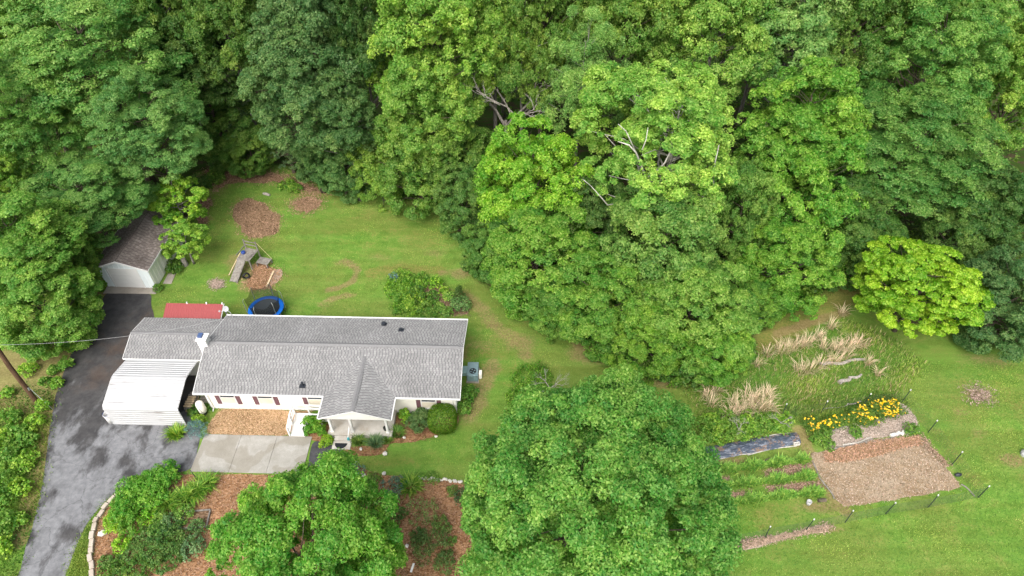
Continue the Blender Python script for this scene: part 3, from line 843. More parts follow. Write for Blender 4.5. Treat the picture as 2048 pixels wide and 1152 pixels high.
# chimney
m = MB(); m.box(-.40, .25, 3.2, 3.85, 2.3, 4.0); ch = m.build('chimney', M['white'], house, bevel=.015)
m = MB(); m.box(-.44, .29, 3.16, 3.89, 4.001, 4.06); m.build('chimney_crown', M['trim'], ch)
m = MB(); m.box(-.36, -.06, 3.42, 3.80, 4.061, 4.20); m.build('flue_cap', M['flue'], ch)

# porch
PX0, PX1, PY = 8.90, 13.68, -1.80; PM = (PX0 + PX1) / 2; PZR = 3.24
pr = []
for s_, xe in ((0, PX0), (1, PX1)):
    m = MB(); yb = 2.95
    m.slab([(xe, PY, EZ + .01), (xe, yb, EZ + .01), (PM, yb, PZR), (PM, PY, PZR)], (0, 0, -1), .09)
    o = m.build('porch_roof_slope', M['roof_deck'], house)
    shingles('shingles', o, (xe, PY, EZ + .01), (0, 1, 0), unit((PM - xe, 0, PZR - EZ - .01)), yb - PY, math.hypot(PM - xe, PZR - EZ), M['shingle'], 5 + s_)
m = MB()
for s_ in (-1, 1):
    m.slab([(PM + s_ * .16, PY + .55, PZR - .02), (PM + s_ * .16, 1.35, PZR - .02), (PM, 1.35, PZR + .045), (PM, PY + .55, PZR + .045)], (0, 0, 1), .03)
m.build('porch_ridge_vent', M['shingle_cap'], house)
for y0, y1 in ((PY, PY + .54), (1.36, 2.75)):
    m = MB()
    for s_ in (-1, 1): m.slab([(PM + s_ * .14, y0, PZR - .03), (PM + s_ * .14, y1, PZR - .03), (PM, y1, PZR + .015), (PM, y0, PZR + .015)], (0, 0, 1), .022)
    m.build('porch_ridge_cap', M['shingle_cap'], house)
m = MB(); m.slab([(PX0 + .12, PY + .10, EZ - .12), (PX1 - .12, PY + .10, EZ - .12), (PX1 - .12, PY + .10, EZ - .02), (PM, PY + .10, PZR - .10), (PX0 + .12, PY + .10, EZ - .02)], (0, 1, 0), .08)
m.build('porch_gable', M['siding'], house)
for xe in (PX0, PX1):
    m = MB(); m.slab([(xe, PY - .035, EZ - .13), (PM, PY - .035, PZR - .13), (PM, PY - .035, PZR + .005), (xe, PY - .035, EZ + .01)], (0, 1, 0), .03)
    m.build('porch_rake_board', M['trim'], house)
m = MB(); m.box(PX0 + .12, PX1 - .12, PY + .1, WY0 - .01, EZ - .22, EZ - .125); m.build('porch_ceiling', M['trim'], house)
for x0, x1 in ((PX0 - .09, PX0 - .01), (PX1 + .01, PX1 + .09)):
    m = MB(); m.box(x0, x1, PY, -.09, EZ - .11, EZ + .0); m.build('porch_gutter', M['trim'], house)
m = MB(); m.box(9.13, 13.5, -1.72, WY0 - .01, 0, .36); m.build('porch_floor', M['porch_concrete'], house, bevel=.02)
for x in (9.42, 10.80, 13.20):
    m = MB(); m.box(x - .075, x + .075, -1.52, -1.37, .45, EZ - .30); m.box(x - .105, x + .105, -1.55, -1.34, .362, .45); m.box(x - .1, x + .1, -1.545, -1.345, EZ - .30, EZ - .222)
    m.build('porch_post', M['trim'], house)
m = MB(); m.box(9.62, 10.78, -2.05, -1.73, 0, .22); m.build('porch_step', M['porch_concrete'], house, bevel=.012)
m = MB(); m.box(9.55, 10.80, -2.66, -2.055, 0, .09); m.build('porch_step', M['porch_concrete'], house, bevel=.012)
m = MB(); m.tube([(10.72, -1.62, .36), (10.72, -1.62, 1.22), (10.70, -2.22, .86), (10.70, -2.22, .10)], .024, 6); hr = m.build('handrail', M['trim'], house)
m = MB(); m.box(10.64, 10.76, -2.28, -2.16, .55, .78); m.build('handrail_grip', M['teal'], hr)
m = MB(); m.box(11.35, 12.25, WY0 - .05, WY0 - .006, .37, 2.1); dr = m.build('front_door', M['trim'], house)
m = MB(); m.lathe([(.001, 1.1), (.035, 1.1), (.035, 1.17), (.001, 1.17)], 8, (12.14, WY0 - .08)); m.build('door_handle', M['steel'], dr)

# the lower left wing
LX0, LX1, LY0, LY1, LZE, LZR = -6.15, .30, 2.96, 6.88, 2.22, 2.78
LYM = (LY0 + LY1) / 2
wing = empty('house_wing', house_pt(LX0, LY0), HA, 'low grey-shingled wing joined to the left end of the cream house', 'house wing')
ww, wd = LX1 - LX0, LY1 - LY0
m = MB(); wall_prism(m, .3, ww - .05, .3, wd - .3, 0, LZE + .02, LZR - .09); m.build('wall', M['siding'], wing)
for y0, s_ in ((0, 11), (wd, 12)):
    o = roof_slab(wing, 'roof_slope', 0, ww, y0, wd / 2, LZR, LZE, .09, M['roof_deck'])
    shingles('shingles', o, (0, y0, LZE), (1, 0, 0), unit((0, wd / 2 - y0, LZR - LZE)), ww, math.hypot(wd / 2, LZR - LZE), M['shingle'], s_)
m = MB()
for s_ in (-1, 1): m.slab([(0, wd / 2 + s_ * .15, LZR - .02), (ww - .3, wd / 2 + s_ * .15, LZR - .02), (ww - .3, wd / 2, LZR + .012), (0, wd / 2, LZR + .012)], (0, 0, 1), .022)
m.build('ridge_cap', M['shingle_cap'], wing)
for ya, yb in ((0, wd / 2), (wd, wd / 2)):
    m = MB(); m.slab([(-.03, ya, LZE - .13), (-.003, ya, LZE - .13), (-.003, yb, LZR - .13), (-.03, yb, LZR - .13)], (0, 0, 1), .14); m.build('rake_board', M['trim'], wing)
m = MB(); m.box(0, ww - .4, -.03, -.003, LZE - .12, LZE); m.build('fascia', M['trim'], wing)

# ------------------------------------------------------------------ white steel carport
cp = empty('carport', house_pt(-5.9, -1.08), HA, 'white ribbed steel carport with curved front beside the driveway', 'carport')
prof = [(0.0, 0.0), (0.0, 1.75)] + [(.22 - .22 * math.cos(a), 1.78 + .26 * math.sin(a)) for a in np.linspace(.3, 1.2, 4)] + [(1.95, 2.58)] + [(2.15, 2.61), (2.4, 2.58)] + [(4.02, 2.13)]
# resample by length, raise ribs
P = np.array(prof); seg = np.hypot(*np.diff(P, axis=0).T); cum = np.concatenate([[0], np.cumsum(seg)])
ss = []
rib = .235
for k in range(int(cum[-1] / rib)):
    for d_, h_ in ((0, 0), (.10, 0), (.12, .030), (.19, .030), (.21, 0)): ss.append((k * rib + d_, h_))
ss.append((cum[-1], 0))
L = 5.1; m = MB(); row = []
for s_, h_ in ss:
    y = np.interp(s_, cum, P[:, 0]); z = np.interp(s_, cum, P[:, 1])
    i = min(np.searchsorted(cum, s_, 'right') - 1, len(seg) - 1); dx, dz = (P[i + 1] - P[i]) / seg[i]
    row.append((y - dz * h_, z + dx * h_))
nr = len(row); nX = 8
vs_ = [(L * i / nX, y, z + .01 * math.sin(i * 1.7 + y * 2)) for i in range(nX + 1) for y, z in row]
m.add(vs_, [(i * nr + j, (i + 1) * nr + j, (i + 1) * nr + j + 1, i * nr + j + 1) for i in range(nX) for j in range(nr - 1)])
m.build('roof_sheet', M['carport'], cp)
for x in (.03, L - .03):
    m = MB(); m.tube([(x, y + .03, max(0, z - .05)) for y, z in prof] + [(x, 4.0, 0)], .03, 6); m.build('frame_hoop', M['trim'], cp)
    m = MB()
    xa = -.018 if x < 1 else L + .003
    for (ya, za), (yb, zb) in zip(prof[5:-1], prof[6:]):
        m.slab([(xa, ya, za - .07), (xa + .015, ya, za - .07), (xa + .015, yb, zb - .07), (xa, yb, zb - .07)], (0, 0, 1), .085)
    m.build('end_trim', M['trim'], cp)
for x in (1.75, 3.4):
    m = MB(); m.tube([(x, 4.0, 0), (x, 4.0, 2.1)], .03, 6); m.build('frame_post', M['trim'], cp)

# things kept at the open end of the carport
m = MB(); c = house_pt(-6.15, -.80)
m.lathe([(.001, 0), (.27, 0), (.275, .55), (.29, .84), (.30, .86), (.29, .88), (.26, .88), (.25, .55), (.24, .3), (.001, .3)], 20)
brl = m.build('open_barrel', M['white'], None, (c[0], c[1], .013), smooth=True)
tag(brl, 'open white barrel with a dark blue inside at the carport corner', 'barrel')
m = MB(); m.lathe([(.263, .889), (.285, .889), (.278, .905), (.262, .895), (.252, .6), (.243, .32), (.001, .315)], 20); m.build('liner', M['blue_plastic'], brl, smooth=True)
rnd = random.Random(5)
wp = empty('firewood_stack', house_pt(-1.05, .1), HA, 'firewood stacked on its side at the open end of the white carport', 'firewood')
for i in range(7):
    for j in range(4):
        r = .07 + .025 * rnd.random(); m = MB(); y = i * .19 + (.09 if j % 2 else 0); z = .08 + j * .15
        m.tube([(-.28 + .05 * rnd.random(), y, z), (.28 + .05 * rnd.random(), y + .02, z)], r, 7); m.build('log', M['bark_grey'] if rnd.random() < .5 else M['new_wood'], wp)
m = MB(); m.box(-.5, .5, -.35, .35, .001, .5); m.box(-.42, .42, -.28, .28, .501, .58)
c = house_pt(-.5, 2.1); o = m.build('storage_chest', M['black'], None, c, bevel=.03); o.rotation_euler.z = HA; tag(o, 'dark storage chest in the shade between carport and house', 'chest')
m = MB(); 
for k in range(4): m.box(-.45, .45, -.3 + k * .16, -.18 + k * .16, .02 + .002 * k, .055 + .002 * k)
c = house_pt(-.25, 1.1); o = m.build('plank_walk', M['old_wood'], None, c); o.rotation_euler.z = HA; tag(o, 'weathered plank laid on the soil between carport and house', 'plank')
tk = empty('propane_tank', house_pt(.02, -.0), HA + .1, 'cream rounded tank standing against the house corner beside the mulch', 'tank')
m = MB(); m.lathe([(.001, .15), (.18, .18), (.27, .32), (.27, 1.15), (.18, 1.30), (.001, 1.33)], 16); m.build('tank_body', M['siding'], tk, smooth=True)
m = MB(); m.tube([(.0, -.285, .95), (.05, -.32, .6), (.16, -.30, .45)], .014, 5); m.build('tank_pipe', M['vent'], tk)
m = MB(); m.lathe([(.2, 0), (.2, .2)], 12); m.build('tank_foot', M['vent'], tk)

# ------------------------------------------------------------------ wheelchair ramp
rp = empty('access_ramp', house_pt(6.5, -1.72), HA, 'white railed ramp leading from the concrete pad up to the porch', 'ramp')
def zr(y): return min(.34, .06 + .28 * max(0, y) / 1.0)
npl = 11
for i in range(npl):
    y0 = i * 1.02 / npl; y1 = y0 + 1.02 / npl - .008
    m = MB(); m.slab([(.04, y0, zr(y0) - .03), (.96, y0, zr(y0) - .03), (.96, y1, zr(y1) - .03), (.04, y1, zr(y1) - .03)], (0, 0, 1), .03); m.build('plank', M['white'], rp)
for i in range(7):
    y0 = 1.03 + i * .094; m = MB(); m.box(.04, 2.66, y0, y0 + .088, .31, .34); m.build('plank', M['white'], rp)
def rail(p, q, parent=rp):
    m = MB(); m.bar(p, q, .09, .035); m.build('rail', M['trim'], parent)
def post(x, y, z0, z1, parent=rp):
    m = MB(); m.box(x - .045, x + .045, y - .045, y + .045, z0, z1); m.build('post', M['trim'], parent)
for y in (.03, .85, 1.66): post(0, y, 0, zr(y) + .9)
for h in (.92, .55, .22): rail((0, -.02, .06 + h), (0, 1.0, .34 + h)); rail((0, 1.0, .34 + h), (0, 1.70, .34 + h))
for x in (1.0, 1.9): post(x, 1.70, 0, 1.24)
for h in (.92, .5): rail((0.05, 1.70, .34 + h), (2.6, 1.70, .34 + h))
for y in (.03, .95): post(1.0, y, 0, zr(y) + .9)
for h in (.92, .55, .22): rail((1.0, -.02, .06 + h), (1.0, .98, .33 + h))
rail((1.0, .98, 1.24), (2.55, .98, 1.24)); rail((1.0, .98, .80), (2.55, .98, .80)); post(2.0, .98, 0, 1.24)

# door mat at the steps
m = MB(); c = house_pt(10.12, -2.42)
m.slab([(0.42 * math.cos(a), .20 - .42 * math.sin(a) * 1.0, 0) for a in np.linspace(0, math.pi, 14)][::-1], (0, 0, 1), .015)
o = m.build('door_mat', M['mat_rubber'], None, (c[0], c[1], .093)); o.rotation_euler.z = HA; tag(o, 'black half-round mat on the bottom porch step', 'mat')
m = MB(); c = house_pt(13.0, -1.25); m.lathe([(.001, 0), (.11, 0), (.15, .26), (.13, .26), (.12, .2), (.001, .2)], 12)
o = m.build('plant_pot', M['pot'], None, (c[0], c[1], .362)); tag(o, 'dark plant pot beside the right porch post', 'pot')

# ------------------------------------------------------------------ HVAC unit, dish, deck
hv = empty('heat_pump', house_pt(18.22, 3.15), HA, 'blue-grey heat pump unit against the right gable end', 'heat pump')
m = MB(); m.box(0.0, .80, .0, 1.25, .12, .82); m.build('cabinet', M['hvac'], hv, bevel=.015)
m = MB(); m.box(-.05, .86, -.06, 1.3, 0, .10); m.build('base_pad', M['apron'], hv)
m = MB(); m.box(-.48, -.002, .35, 1.0, .30, .68); m.build('duct', M['hvac_duct'], hv, bevel=.02)
m = MB(); m.lathe([(.25, .815), (.25, .845), (.23, .845), (.22, .826), (.001, .826)], 20, (.42, .42)); fg = m.build('fan_shroud', M['black'], hv)
for k in range(4):
    a = k * math.pi / 2 + .4; m = MB(); m.slab([(.42 + .05 * math.cos(a), .42 + .05 * math.sin(a), .834), (.42 + .2 * math.cos(a - .35), .42 + .2 * math.sin(a - .35), .831), (.42 + .2 * math.cos(a + .35), .42 + .2 * math.sin(a + .35), .842)], (0, 0, 1), .004)
    m.build('fan_blade', M['hvac'], fg)
for k in range(6):
    m = MB(); m.box(.06 + k * .115, .12 + k * .115, -.012, -.001, .2, .74); m.build('louvre', M['hvac_duct'], hv)
m = MB(); m.box(.83, 1.05, .35, .75, .0, .55); o = m.build('electric_box', M['siding'], None, house_pt(18.22, 3.15), bevel=.01); o.rotation_euler.z = HA
tag(o, 'small cream utility box on the lawn side of the heat pump', 'utility box')

ds = empty('satellite_dish', house_pt(.62, 6.75, 2.48), HA, 'small grey satellite dish on a mast at the back roof corner', 'satellite dish')
m = MB(); m.tube([(0, 0, 0), (-.05, .05, .55), (-.32, .12, .85)], .022, 6); m.build('mast', M['steel'], ds)
m = MB()
m.lathe([(.001, .0), (.12, .015), (.22, .06), (.27, .10), (.265, .108), (.2, .066), (.001, .012)], 16)
d_ = m.build('reflector', M['dish'], ds, (-.34, .16, .86), smooth=True); d_.rotation_euler = (math.radians(55), 0, math.radians(15)); d_.scale = (.8, .8, .8)
m = MB(); m.tube([(-.34, .1, .72), (-.72, -.08, .82)], .014, 5); m.box(-.79, -.69, -.13, -.03, .79, .88); m.build('feed_arm', M['dish'], ds)

dk = empty('back_deck', house_pt(6.55, 6.78), HA, 'weathered grey wooden landing with steps behind the house', 'deck')
for i in range(14):
    m = MB(); x = i * .145; m.box(x, x + .135, 0, 1.45 + .03 * rnd.random(), .44, .475 + .006 * rnd.random()); m.build('plank', M['old_wood'], dk)
for x in (.05, 1.9):
    for y in (.1, 1.35): m = MB(); m.box(x, x + .09, y, y + .09, 0, .44); m.build('deck_post', M['old_wood'], dk)
for k, (y0, z0) in enumerate(((.55, .62), (1.0, .60))):
    m = MB(); m.bar((.5, y0, .53), (1.5, y0 + .1, .56), .09, .04); m.build('loose_board', M['old_wood'], dk)
m = MB(); m.bar((.62, .5, .58), (.62, 1.1, .58), .09, .04); m.build('loose_board', M['old_wood'], dk)
m = MB(); m.bar((1.35, .5, .62), (1.3, 1.15, .62), .09, .04); m.build('loose_board', M['old_wood'], dk)

# ------------------------------------------------------------------ red lean-to behind the wing
rs = empty('woodshed', house_pt(-4.95, 7.05), HA, 'open shed with a red ribbed metal roof behind the wing', 'shed')
m = MB(); n = 24; W = 4.35
vs_ = []
for i in range(n * 2 + 1):
    x = W * i / (n * 2); h_ = .022 if i % 2 else 0
    vs_ += [(x, 0, 2.02 + h_), (x, 1.12, 2.48 + h_)]
m.add(vs_, [(2 * i, 2 * i + 2, 2 * i + 3, 2 * i + 1) for i in range(n * 2)]); m.build('roof_sheet', M['red_roof'], rs)
for x in (.05, 1.6, 3.1, W - .05):
    m = MB(); m.box(x - .045, x + .045, 1.08, 1.17, 0, 2.62 if x not in (.05,) else 2.45); m.build('shed_post', M['trim'], rs)
    m = MB(); m.box(x - .045, x + .045, .04, .13, 0, 1.98); m.build('shed_post', M['old_wood'], rs)
m = MB(); m.bar((W + .05, -.03, 1.94), (W + .05, 1.2, 2.44), .03, .10); m.build('rake_board', M['trim'], rs)
m = MB(); m.box(.1, W - .1, .95, 1.05, .0, 1.1); m.build('back_wall', M['old_wood'], rs)

# ------------------------------------------------------------------ trampoline
tc = (-19.42, 36.95)
tr_ = empty('trampoline', (*tc, 0), 0, 'round trampoline with a bright blue pad and black safety net', 'trampoline')
m = MB(); R0 = 1.06; R1 = 1.38
m.lathe([(R0, .78), (R0 + .02, .81), (R1 - .03, .81), (R1, .78), (R1 - .02, .74), (R0, .75)], 36); m.build('safety_pad', M['blue_pad'], tr_, smooth=True)
m = MB(); m.lathe([(.001, .752), (R0 + .08, .765)], 36); m.build('jump_mat', M['tramp_mat'], tr_)
for k in range(6):
    a = k * math.pi / 3 + .35; c_, s_ = math.cos(a), math.sin(a)
    m = MB(); m.tube([(1.42 * c_, 1.42 * s_, .3), (1.42 * c_, 1.42 * s_, 2.1), (1.30 * c_, 1.30 * s_, 2.3)], .022, 6); m.build('net_pole', M['steel'], tr_)
    m = MB(); m.tube([(1.3 * c_, 1.3 * s_, .75), (1.36 * c_, 1.36 * s_, .02), (1.32 * math.cos(a + .35), 1.32 * math.sin(a + .35), .02), (1.3 * math.cos(a + .35), 1.3 * math.sin(a + .35), .75)], .024, 6); m.build('leg', M['steel'], tr_)
t = NT('safety_net', 0.8, 0.1); t.color((.02, .022, .02)); tp = t.n("ShaderNodeBsdfTransparent"); mx = t.n("ShaderNodeMixShader"); mx.inputs[0].default_value = .55
t.l(tp.outputs[0], mx.inputs[1]); t.l(t.p.outputs[0], mx.inputs[2]); t.l(mx.outputs[0], t.out.inputs[0]); M['net'] = t.m
m = MB(); nn = 48; rows = 6; vs_ = []
for j in range(rows + 1):
    f = j / rows
    for k in range(nn):
        a = 2 * math.pi * k / nn; ph = (a - .35) % (math.pi / 3) / (math.pi / 3); sag = math.sin(ph * math.pi)
        r = 1.04 + .26 * f - .10 * sag * f; vs_.append((r * math.cos(a), r * math.sin(a), .80 + 1.48 * f - .42 * sag * f))
m.add(vs_, [(j * nn + k, j * nn + (k + 1) % nn, (j + 1) * nn + (k + 1) % nn, (j + 1) * nn + k) for j in range(rows) for k in range(nn)])
m.build('safety_net', M['net'], tr_)

# ------------------------------------------------------------------ garage
GA = -math.radians(2.7)
gg = empty('garage', (-33.55, 40.16, 0), GA, 'small detached garage with pale metal walls and brown shingle roof', 'garage')
GW, GD = 4.1, 6.15
m = MB(); 
xm = GW / 2
vs_ = []
for y in (0, GD): vs_ += [(0, y, 0), (GW, y, 0), (GW, y, 2.36), (xm, y, 3.14), (0, y, 2.36)]
m.add(vs_, [(0, 1, 2, 3, 4), (5, 9, 8, 7, 6), (0, 4, 9, 5), (1, 6, 7, 2), (0, 5, 6, 1)])
m.build('wall', M['garage_wall'], gg)
for i in range(10):                                # standing ribs of the steel cladding, front
    x = .12 + i * .43
    if .75 < x < 3.2: z0 = 2.12
    else: z0 = .02
    z1 = 2.34 + .78 * (1 - abs(x - xm) / xm) - .05
    m = MB(); m.box(x - .035, x + .035, -.025, -.001, z0, z1); m.build('wall_rib', M['garage_wall'], gg)
m = MB(); m.box(GW + .004, GW + .012, .02, GD - .02, .02, 2.34); m.build('side_cladding', M['garage_side'], gg)
for i in range(14):
    y = .2 + i * .44
    if 2.0 < y < 2.95: continue
    m = MB(); m.box(GW + .013, GW + .038, y - .035, y + .035, .03, 2.33); m.build('wall_rib', M['garage_side'], gg)
dm = MB(); dm.box(.80, 3.15, -.018, -.002, .03, 2.05); gd = dm.build('garage_door', M['trim'], gg)
for i in range(4):
    m = MB(); m.box(.84, 3.11, -.034, -.0185, .06 + i * .5, .52 + i * .5); m.build('door_panel', M['trim'], gd)
for x in (.70, 3.15):
    m = MB(); m.box(x, x + .1, -.055, -.002, .02, 2.15); m.build('door_jamb', M['trim'], gg)
m = MB(); m.box(.80, 3.15, -.055, -.019, 2.06, 2.16); m.build('door_head', M['trim'], gg)
m = MB(); m.box(GW + .013, GW + .05, 2.05, 2.9, .05, 2.05); sdr = m.build('side_door', M['siding'], gg)
m = MB(); m.box(GW + .051, GW + .062, 2.12, 2.83, 1.15, 1.95); m.build('door_panel', M['garage_side'], sdr)
for xe, sd_ in ((-.28, 21), (GW + .28, 22)):
    y0, y1 = -.32, GD + .30; ze = 2.36 - .28 * .38
    m = MB(); m.slab([(xe, y0, ze + .05), (xe, y1, ze + .05), (xm, y1, 3.22), (xm, y0, 3.22)], (0, 0, -1), .07); o = m.build('roof_slope', M['roof_deck_brown'], gg)
    shingles('shingles', o, (xe, y0, ze + .05), (0, 1, 0), unit((xm - xe, 0, 3.22 - ze - .05)), y1 - y0, math.hypot(xm - xe, 3.17 - ze), M['shingle_brown'], sd_, .16, .26, .05)
    m = MB(); m.slab([(xe, y0 - .03, ze - .10), (xm, y0 - .03, 3.07), (xm, y0 - .03, 3.225), (xe, y0 - .03, ze + .055)], (0, 1, 0), .027); m.build('rake_board', M['trim'], gg)
    xf = xe - .03 if xe < 0 else xe + .003
    m = MB(); m.box(xf, xf + .027, y0, y1, ze - .08, ze + .055); m.build('fascia', M['trim'], gg)

# ------------------------------------------------------------------ play set
pc = G(501, 527)
ps = empty('play_set', (pc[0], pc[1], 0), math.radians(-16), 'weathered grey wooden play tower with ramp on the back lawn', 'play set')
def pb(name, p, q, w, h, mat='old_wood', up=(0, 0, 1)):
    m = MB(); m.bar(p, q, w, h, up); return m.build(name, M[mat], ps)
for i in range(9):
    y = -.65 + i * .165; pb('deck_plank', (-.55, y, 1.05 + .004 * (i % 2)), (.62, y, 1.05 + .004 * (i % 2)), .15, .035)
for x in (-.55, .60):
    for y in (-.68, .72): pb('tower_post', (x, y, 0), (x, y, 1.03 if y < 0 else 2.0), .09, .09)
for z in (1.45, 1.8): pb('back_rail', (-.55, .76, z), (.60, .76, z), .035, .09)
pb('side_rail', (-.60, -.6, 1.32), (-.60, .7, 1.34), .035, .09)
for i in range(5):
    f0, f1 = i / 5, (i + 1) / 5 - .015
    a = (-.42, -.72 - 1.75 * f0, 1.03 - .98 * f0); b = (-.42, -.72 - 1.75 * f1, 1.03 - .98 * f1)
    m = MB(); m.slab([(a[0], a[1], a[2]), (a[0] + .62, a[1], a[2]), (b[0] + .62, b[1], b[2]), (b[0], b[1], b[2])], (0, 0, 1), .035); m.build('ramp_board', M['old_wood'], ps)
for x in (-.45, .23): pb('ramp_stringer', (x, -.72, .98), (x, -2.48, .0), .04, .10)
pb('swing_beam', (-.72, .1, 1.0), (-.86, -1.9, .12), .06, .06, 'new_wood')
for i in range(7):
    x = .80 + i * .155; pb('low_deck_plank', (x, -.15, .42), (x, .62, .42), .145, .035)
for x in (.8, 1.75):
    for y in (-.12, .6): pb('low_deck_post', (x, y, 0), (x, y, .40), .08, .08)
pb('guy_rope', (.64, .76, 1.85), (1.85, .62, .45), .02, .02, 'new_wood')
pb('loose_board', (.1, -.45, 1.12), (.45, .2, 1.13), .12, .03); pb('loose_board', (.25, -.6, 1.14), (.5, -.1, 1.16), .10, .03)
m = MB(); m.lathe([(.001, 1.08), (.17, 1.08), (.2, 1.22), (.14, 1.30), (.001, 1.31)], 10, (-.36, .02))
bt = m.build('tarp_bundle', M['blue_plastic'], None, (pc[0], pc[1], 0)); bt.rotation_euler.z = math.radians(-16); tag(bt, 'crumpled blue bundle on the play tower deck', 'bundle')
tp_ = G(494, 557)
m = MB(); m.tube([(.24 * math.cos(a), .06 * math.sin(a * 2), .30 + .24 * math.sin(a)) for a in np.linspace(0, 2 * math.pi, 15)], .085, 7); o = m.build('tyre_swing', M['black'], None, tp_, smooth=True); o.rotation_euler.z = .5
tag(o, 'black tyre beside the foot of the play tower ramp', 'tyre')
a, b = G(548, 544), G(534, 575)
m = MB(); m.bar((*a[:2], .08), (*b[:2], .08), .13, .13); tag(m.build('timber', M['new_wood']), 'pale square timber lying on the mulch by the play set', 'timber')
a, b = G(467, 548), G(473, 557)
m = MB(); m.bar((*a[:2], .06), (*b[:2], .06), .12, .10); tag(m.build('timber', M['new_wood']), 'short pale timber offcut on the grass left of the play ramp', 'timber')
bq = G(549, 541)
SAND = GL([(540, 541), (556, 535), (565, 539), (562, 552), (553, 566), (543, 572), (536, 574)])
sheet('sand_strip', SAND, 0.022, M['mulch_pale'], .08, 44)

# stump and log by the garage, log on the back lawn
for nm, px, py, r, h, lab in (('stump', 371, 530, .22, .75, 'pale split stump at the lawn edge below the small garage tree'),):
    m = MB(); m.tube([(0, 0, 0), (.03, .0, h * .5), (.0, .05, h)], [r * 1.25, r, r * .85], 9); c = G(px, py); tag(m.build(nm, M['old_wood'], None, c), lab, 'stump')
a, b = G(527, 389), G(540, 392); m = MB(); m.tube([(*a[:2], .12), ((a[0] + b[0]) / 2, (a[1] + b[1]) / 2, .15), (*b[:2], .12)], [.10, .15, .12], 8)
tag(m.build('fallen_log', M['deadwood'], None), 'short grey log on the back lawn above the round mulch bed', 'log')

# ------------------------------------------------------------------ utility pole and service wire
pb_ = G(75, 806)
pl_ = empty('utility_pole', pb_, 0, 'brown wooden utility pole leaning over the left verge', 'utility pole')
m = MB(); m.tube([(0, 0, -.3), (.05, .1, 4), (.32, .35, 9.5)], [.17, .15, .12], 10); m.build('pole', M['pole_wood'], pl_)
m = MB(); m.tube([(.18, .1, 1.6), (1.35, -.55, .02)], .018, 5); m.build('guy_wire', M['steel'], pl_)
m = MB(); m.tube([(.16, .0, 1.5), (.2, .02, 1.75)], .05, 5); m.build('guy_clamp', M['steel'], pl_)
p0 = Vector((pb_[0] + .22, pb_[1] + .25, 6.05)); p1 = Vector(house_pt(.0, 6.2, 2.95))
m = MB(); pts = []
for i in range(25):
    f = i / 24; p = p0.lerp(p1, f); p.z -= 1.1 * 4 * f * (1 - f) * .55; pts.append(p)
m.tube(pts, .012, 5); tag(m.build('service_wire', M['cable']), 'overhead service wire crossing the driveway to the house roof', 'wire')

# ------------------------------------------------------------------ stone edging along the drive
ed = empty('stone_edging', G(190, 1070), 0, 'curved row of tan edging blocks between drive verge and mulch bed', 'edging')
eo = Vector(G(190, 1070))
line = GL([(241, 983), (226, 999), (212, 1014), (200, 1030), (191, 1047), (187, 1065), (184.5, 1083), (182, 1098), (182, 1114), (185, 1130), (186, 1149), (187, 1172), (190, 1195)])
ln = np.array(line); sg = np.hypot(*np.diff(ln, axis=0).T); cu = np.concatenate([[0], np.cumsum(sg)])
s_ = 0.0
while s_ < cu[-1] - .3:
    w = .36 + .22 * rnd.random(); e = min(s_ + w, cu[-1])
    a = np.array([np.interp(s_ + .015, cu, ln[:, k]) for k in (0, 1)]); b = np.array([np.interp(e - .015, cu, ln[:, k]) for k in (0, 1)])
    h = .17 + .07 * rnd.random(); dn = (b - a) / np.hypot(*(b - a)); off = np.array([-dn[1], dn[0]]) * rnd.uniform(-.05, .05)
    m = MB(); m.bar((a[0] + off[0] - eo.x, a[1] + off[1] - eo.y, h / 2), (b[0] + off[0] - eo.x, b[1] + off[1] - eo.y, h / 2 + rnd.uniform(-.01, .01)), .23 + .05 * rnd.random(), h)
    m.build('edging_block', M['block'], ed, bevel=.02); s_ = e + .012

# pale field stones along the top of the front bed and by the porch
def stone(px, py, r, lab, grp, mat='stone_white', z=0.0):
    c = G(px, py); bm = bmesh.new(); bmesh.ops.create_icosphere(bm, subdivisions=1, radius=1)
    for v in bm.verts: v.co = Vector((v.co.x * r * rnd.uniform(.75, 1.2), v.co.y * r * rnd.uniform(.6, 1.0), (v.co.z * .55 + .4) * r * rnd.uniform(.8, 1.1)))
    me = bpy.data.meshes.new('field_stone'); bm.to_mesh(me); bm.free(); me.materials.append(M[mat])
    o = obj('field_stone', me, None, (c[0], c[1], .01)); o.rotation_euler.z = rnd.random() * 3
    return tag(o, lab, 'stone', grp)
for k in range(22):
    x = 836 + k * 4.1 + rnd.uniform(-1.5, 1.5); stone(x, 957 + (x - 836) * .07 + rnd.uniform(-2, 2), rnd.uniform(.08, .16), 'small pale stone in the row between front lawn and mulch bed', 'stones edging the front lawn')
for px, py, r, lab in ((727, 952, .22, 'larger white stone at the left end of the lawn edge by the blue-green shrub'), (768, 948, .18, 'pale stone at the front lawn edge above the leafy clump'), (770, 908, .2, 'white stone on the lawn below the porch planting'), (722, 899, .14, 'small pale stone right of the porch step'),
                       (872, 874, .14, 'white stone on the lawn below the round clipped shrub'), (809, 876, .15, 'white stone on the lawn below the leafy porch bed'), (206, 1068, .3, 'lone tan rock in the mulch beside the edging blocks'), (814, 1093, .16, 'grey rock at the right side of the small front maple')):
    stone(px, py, r, lab, None)
for k, (pa, pb2, w, lab) in enumerate((((794, 1107), (806, 1096), .13, 'pale board lying in the mulch at the right edge of the front maple'), ((822, 1145), (828, 1128), .12, 'white board in the mulch below the front maple'))):
    a, b = G(*pa), G(*pb2); m = MB(); m.bar((*a[:2], .05), (*b[:2], .09), w, .05); tag(m.build('loose_board', M['trim']), lab, 'board')
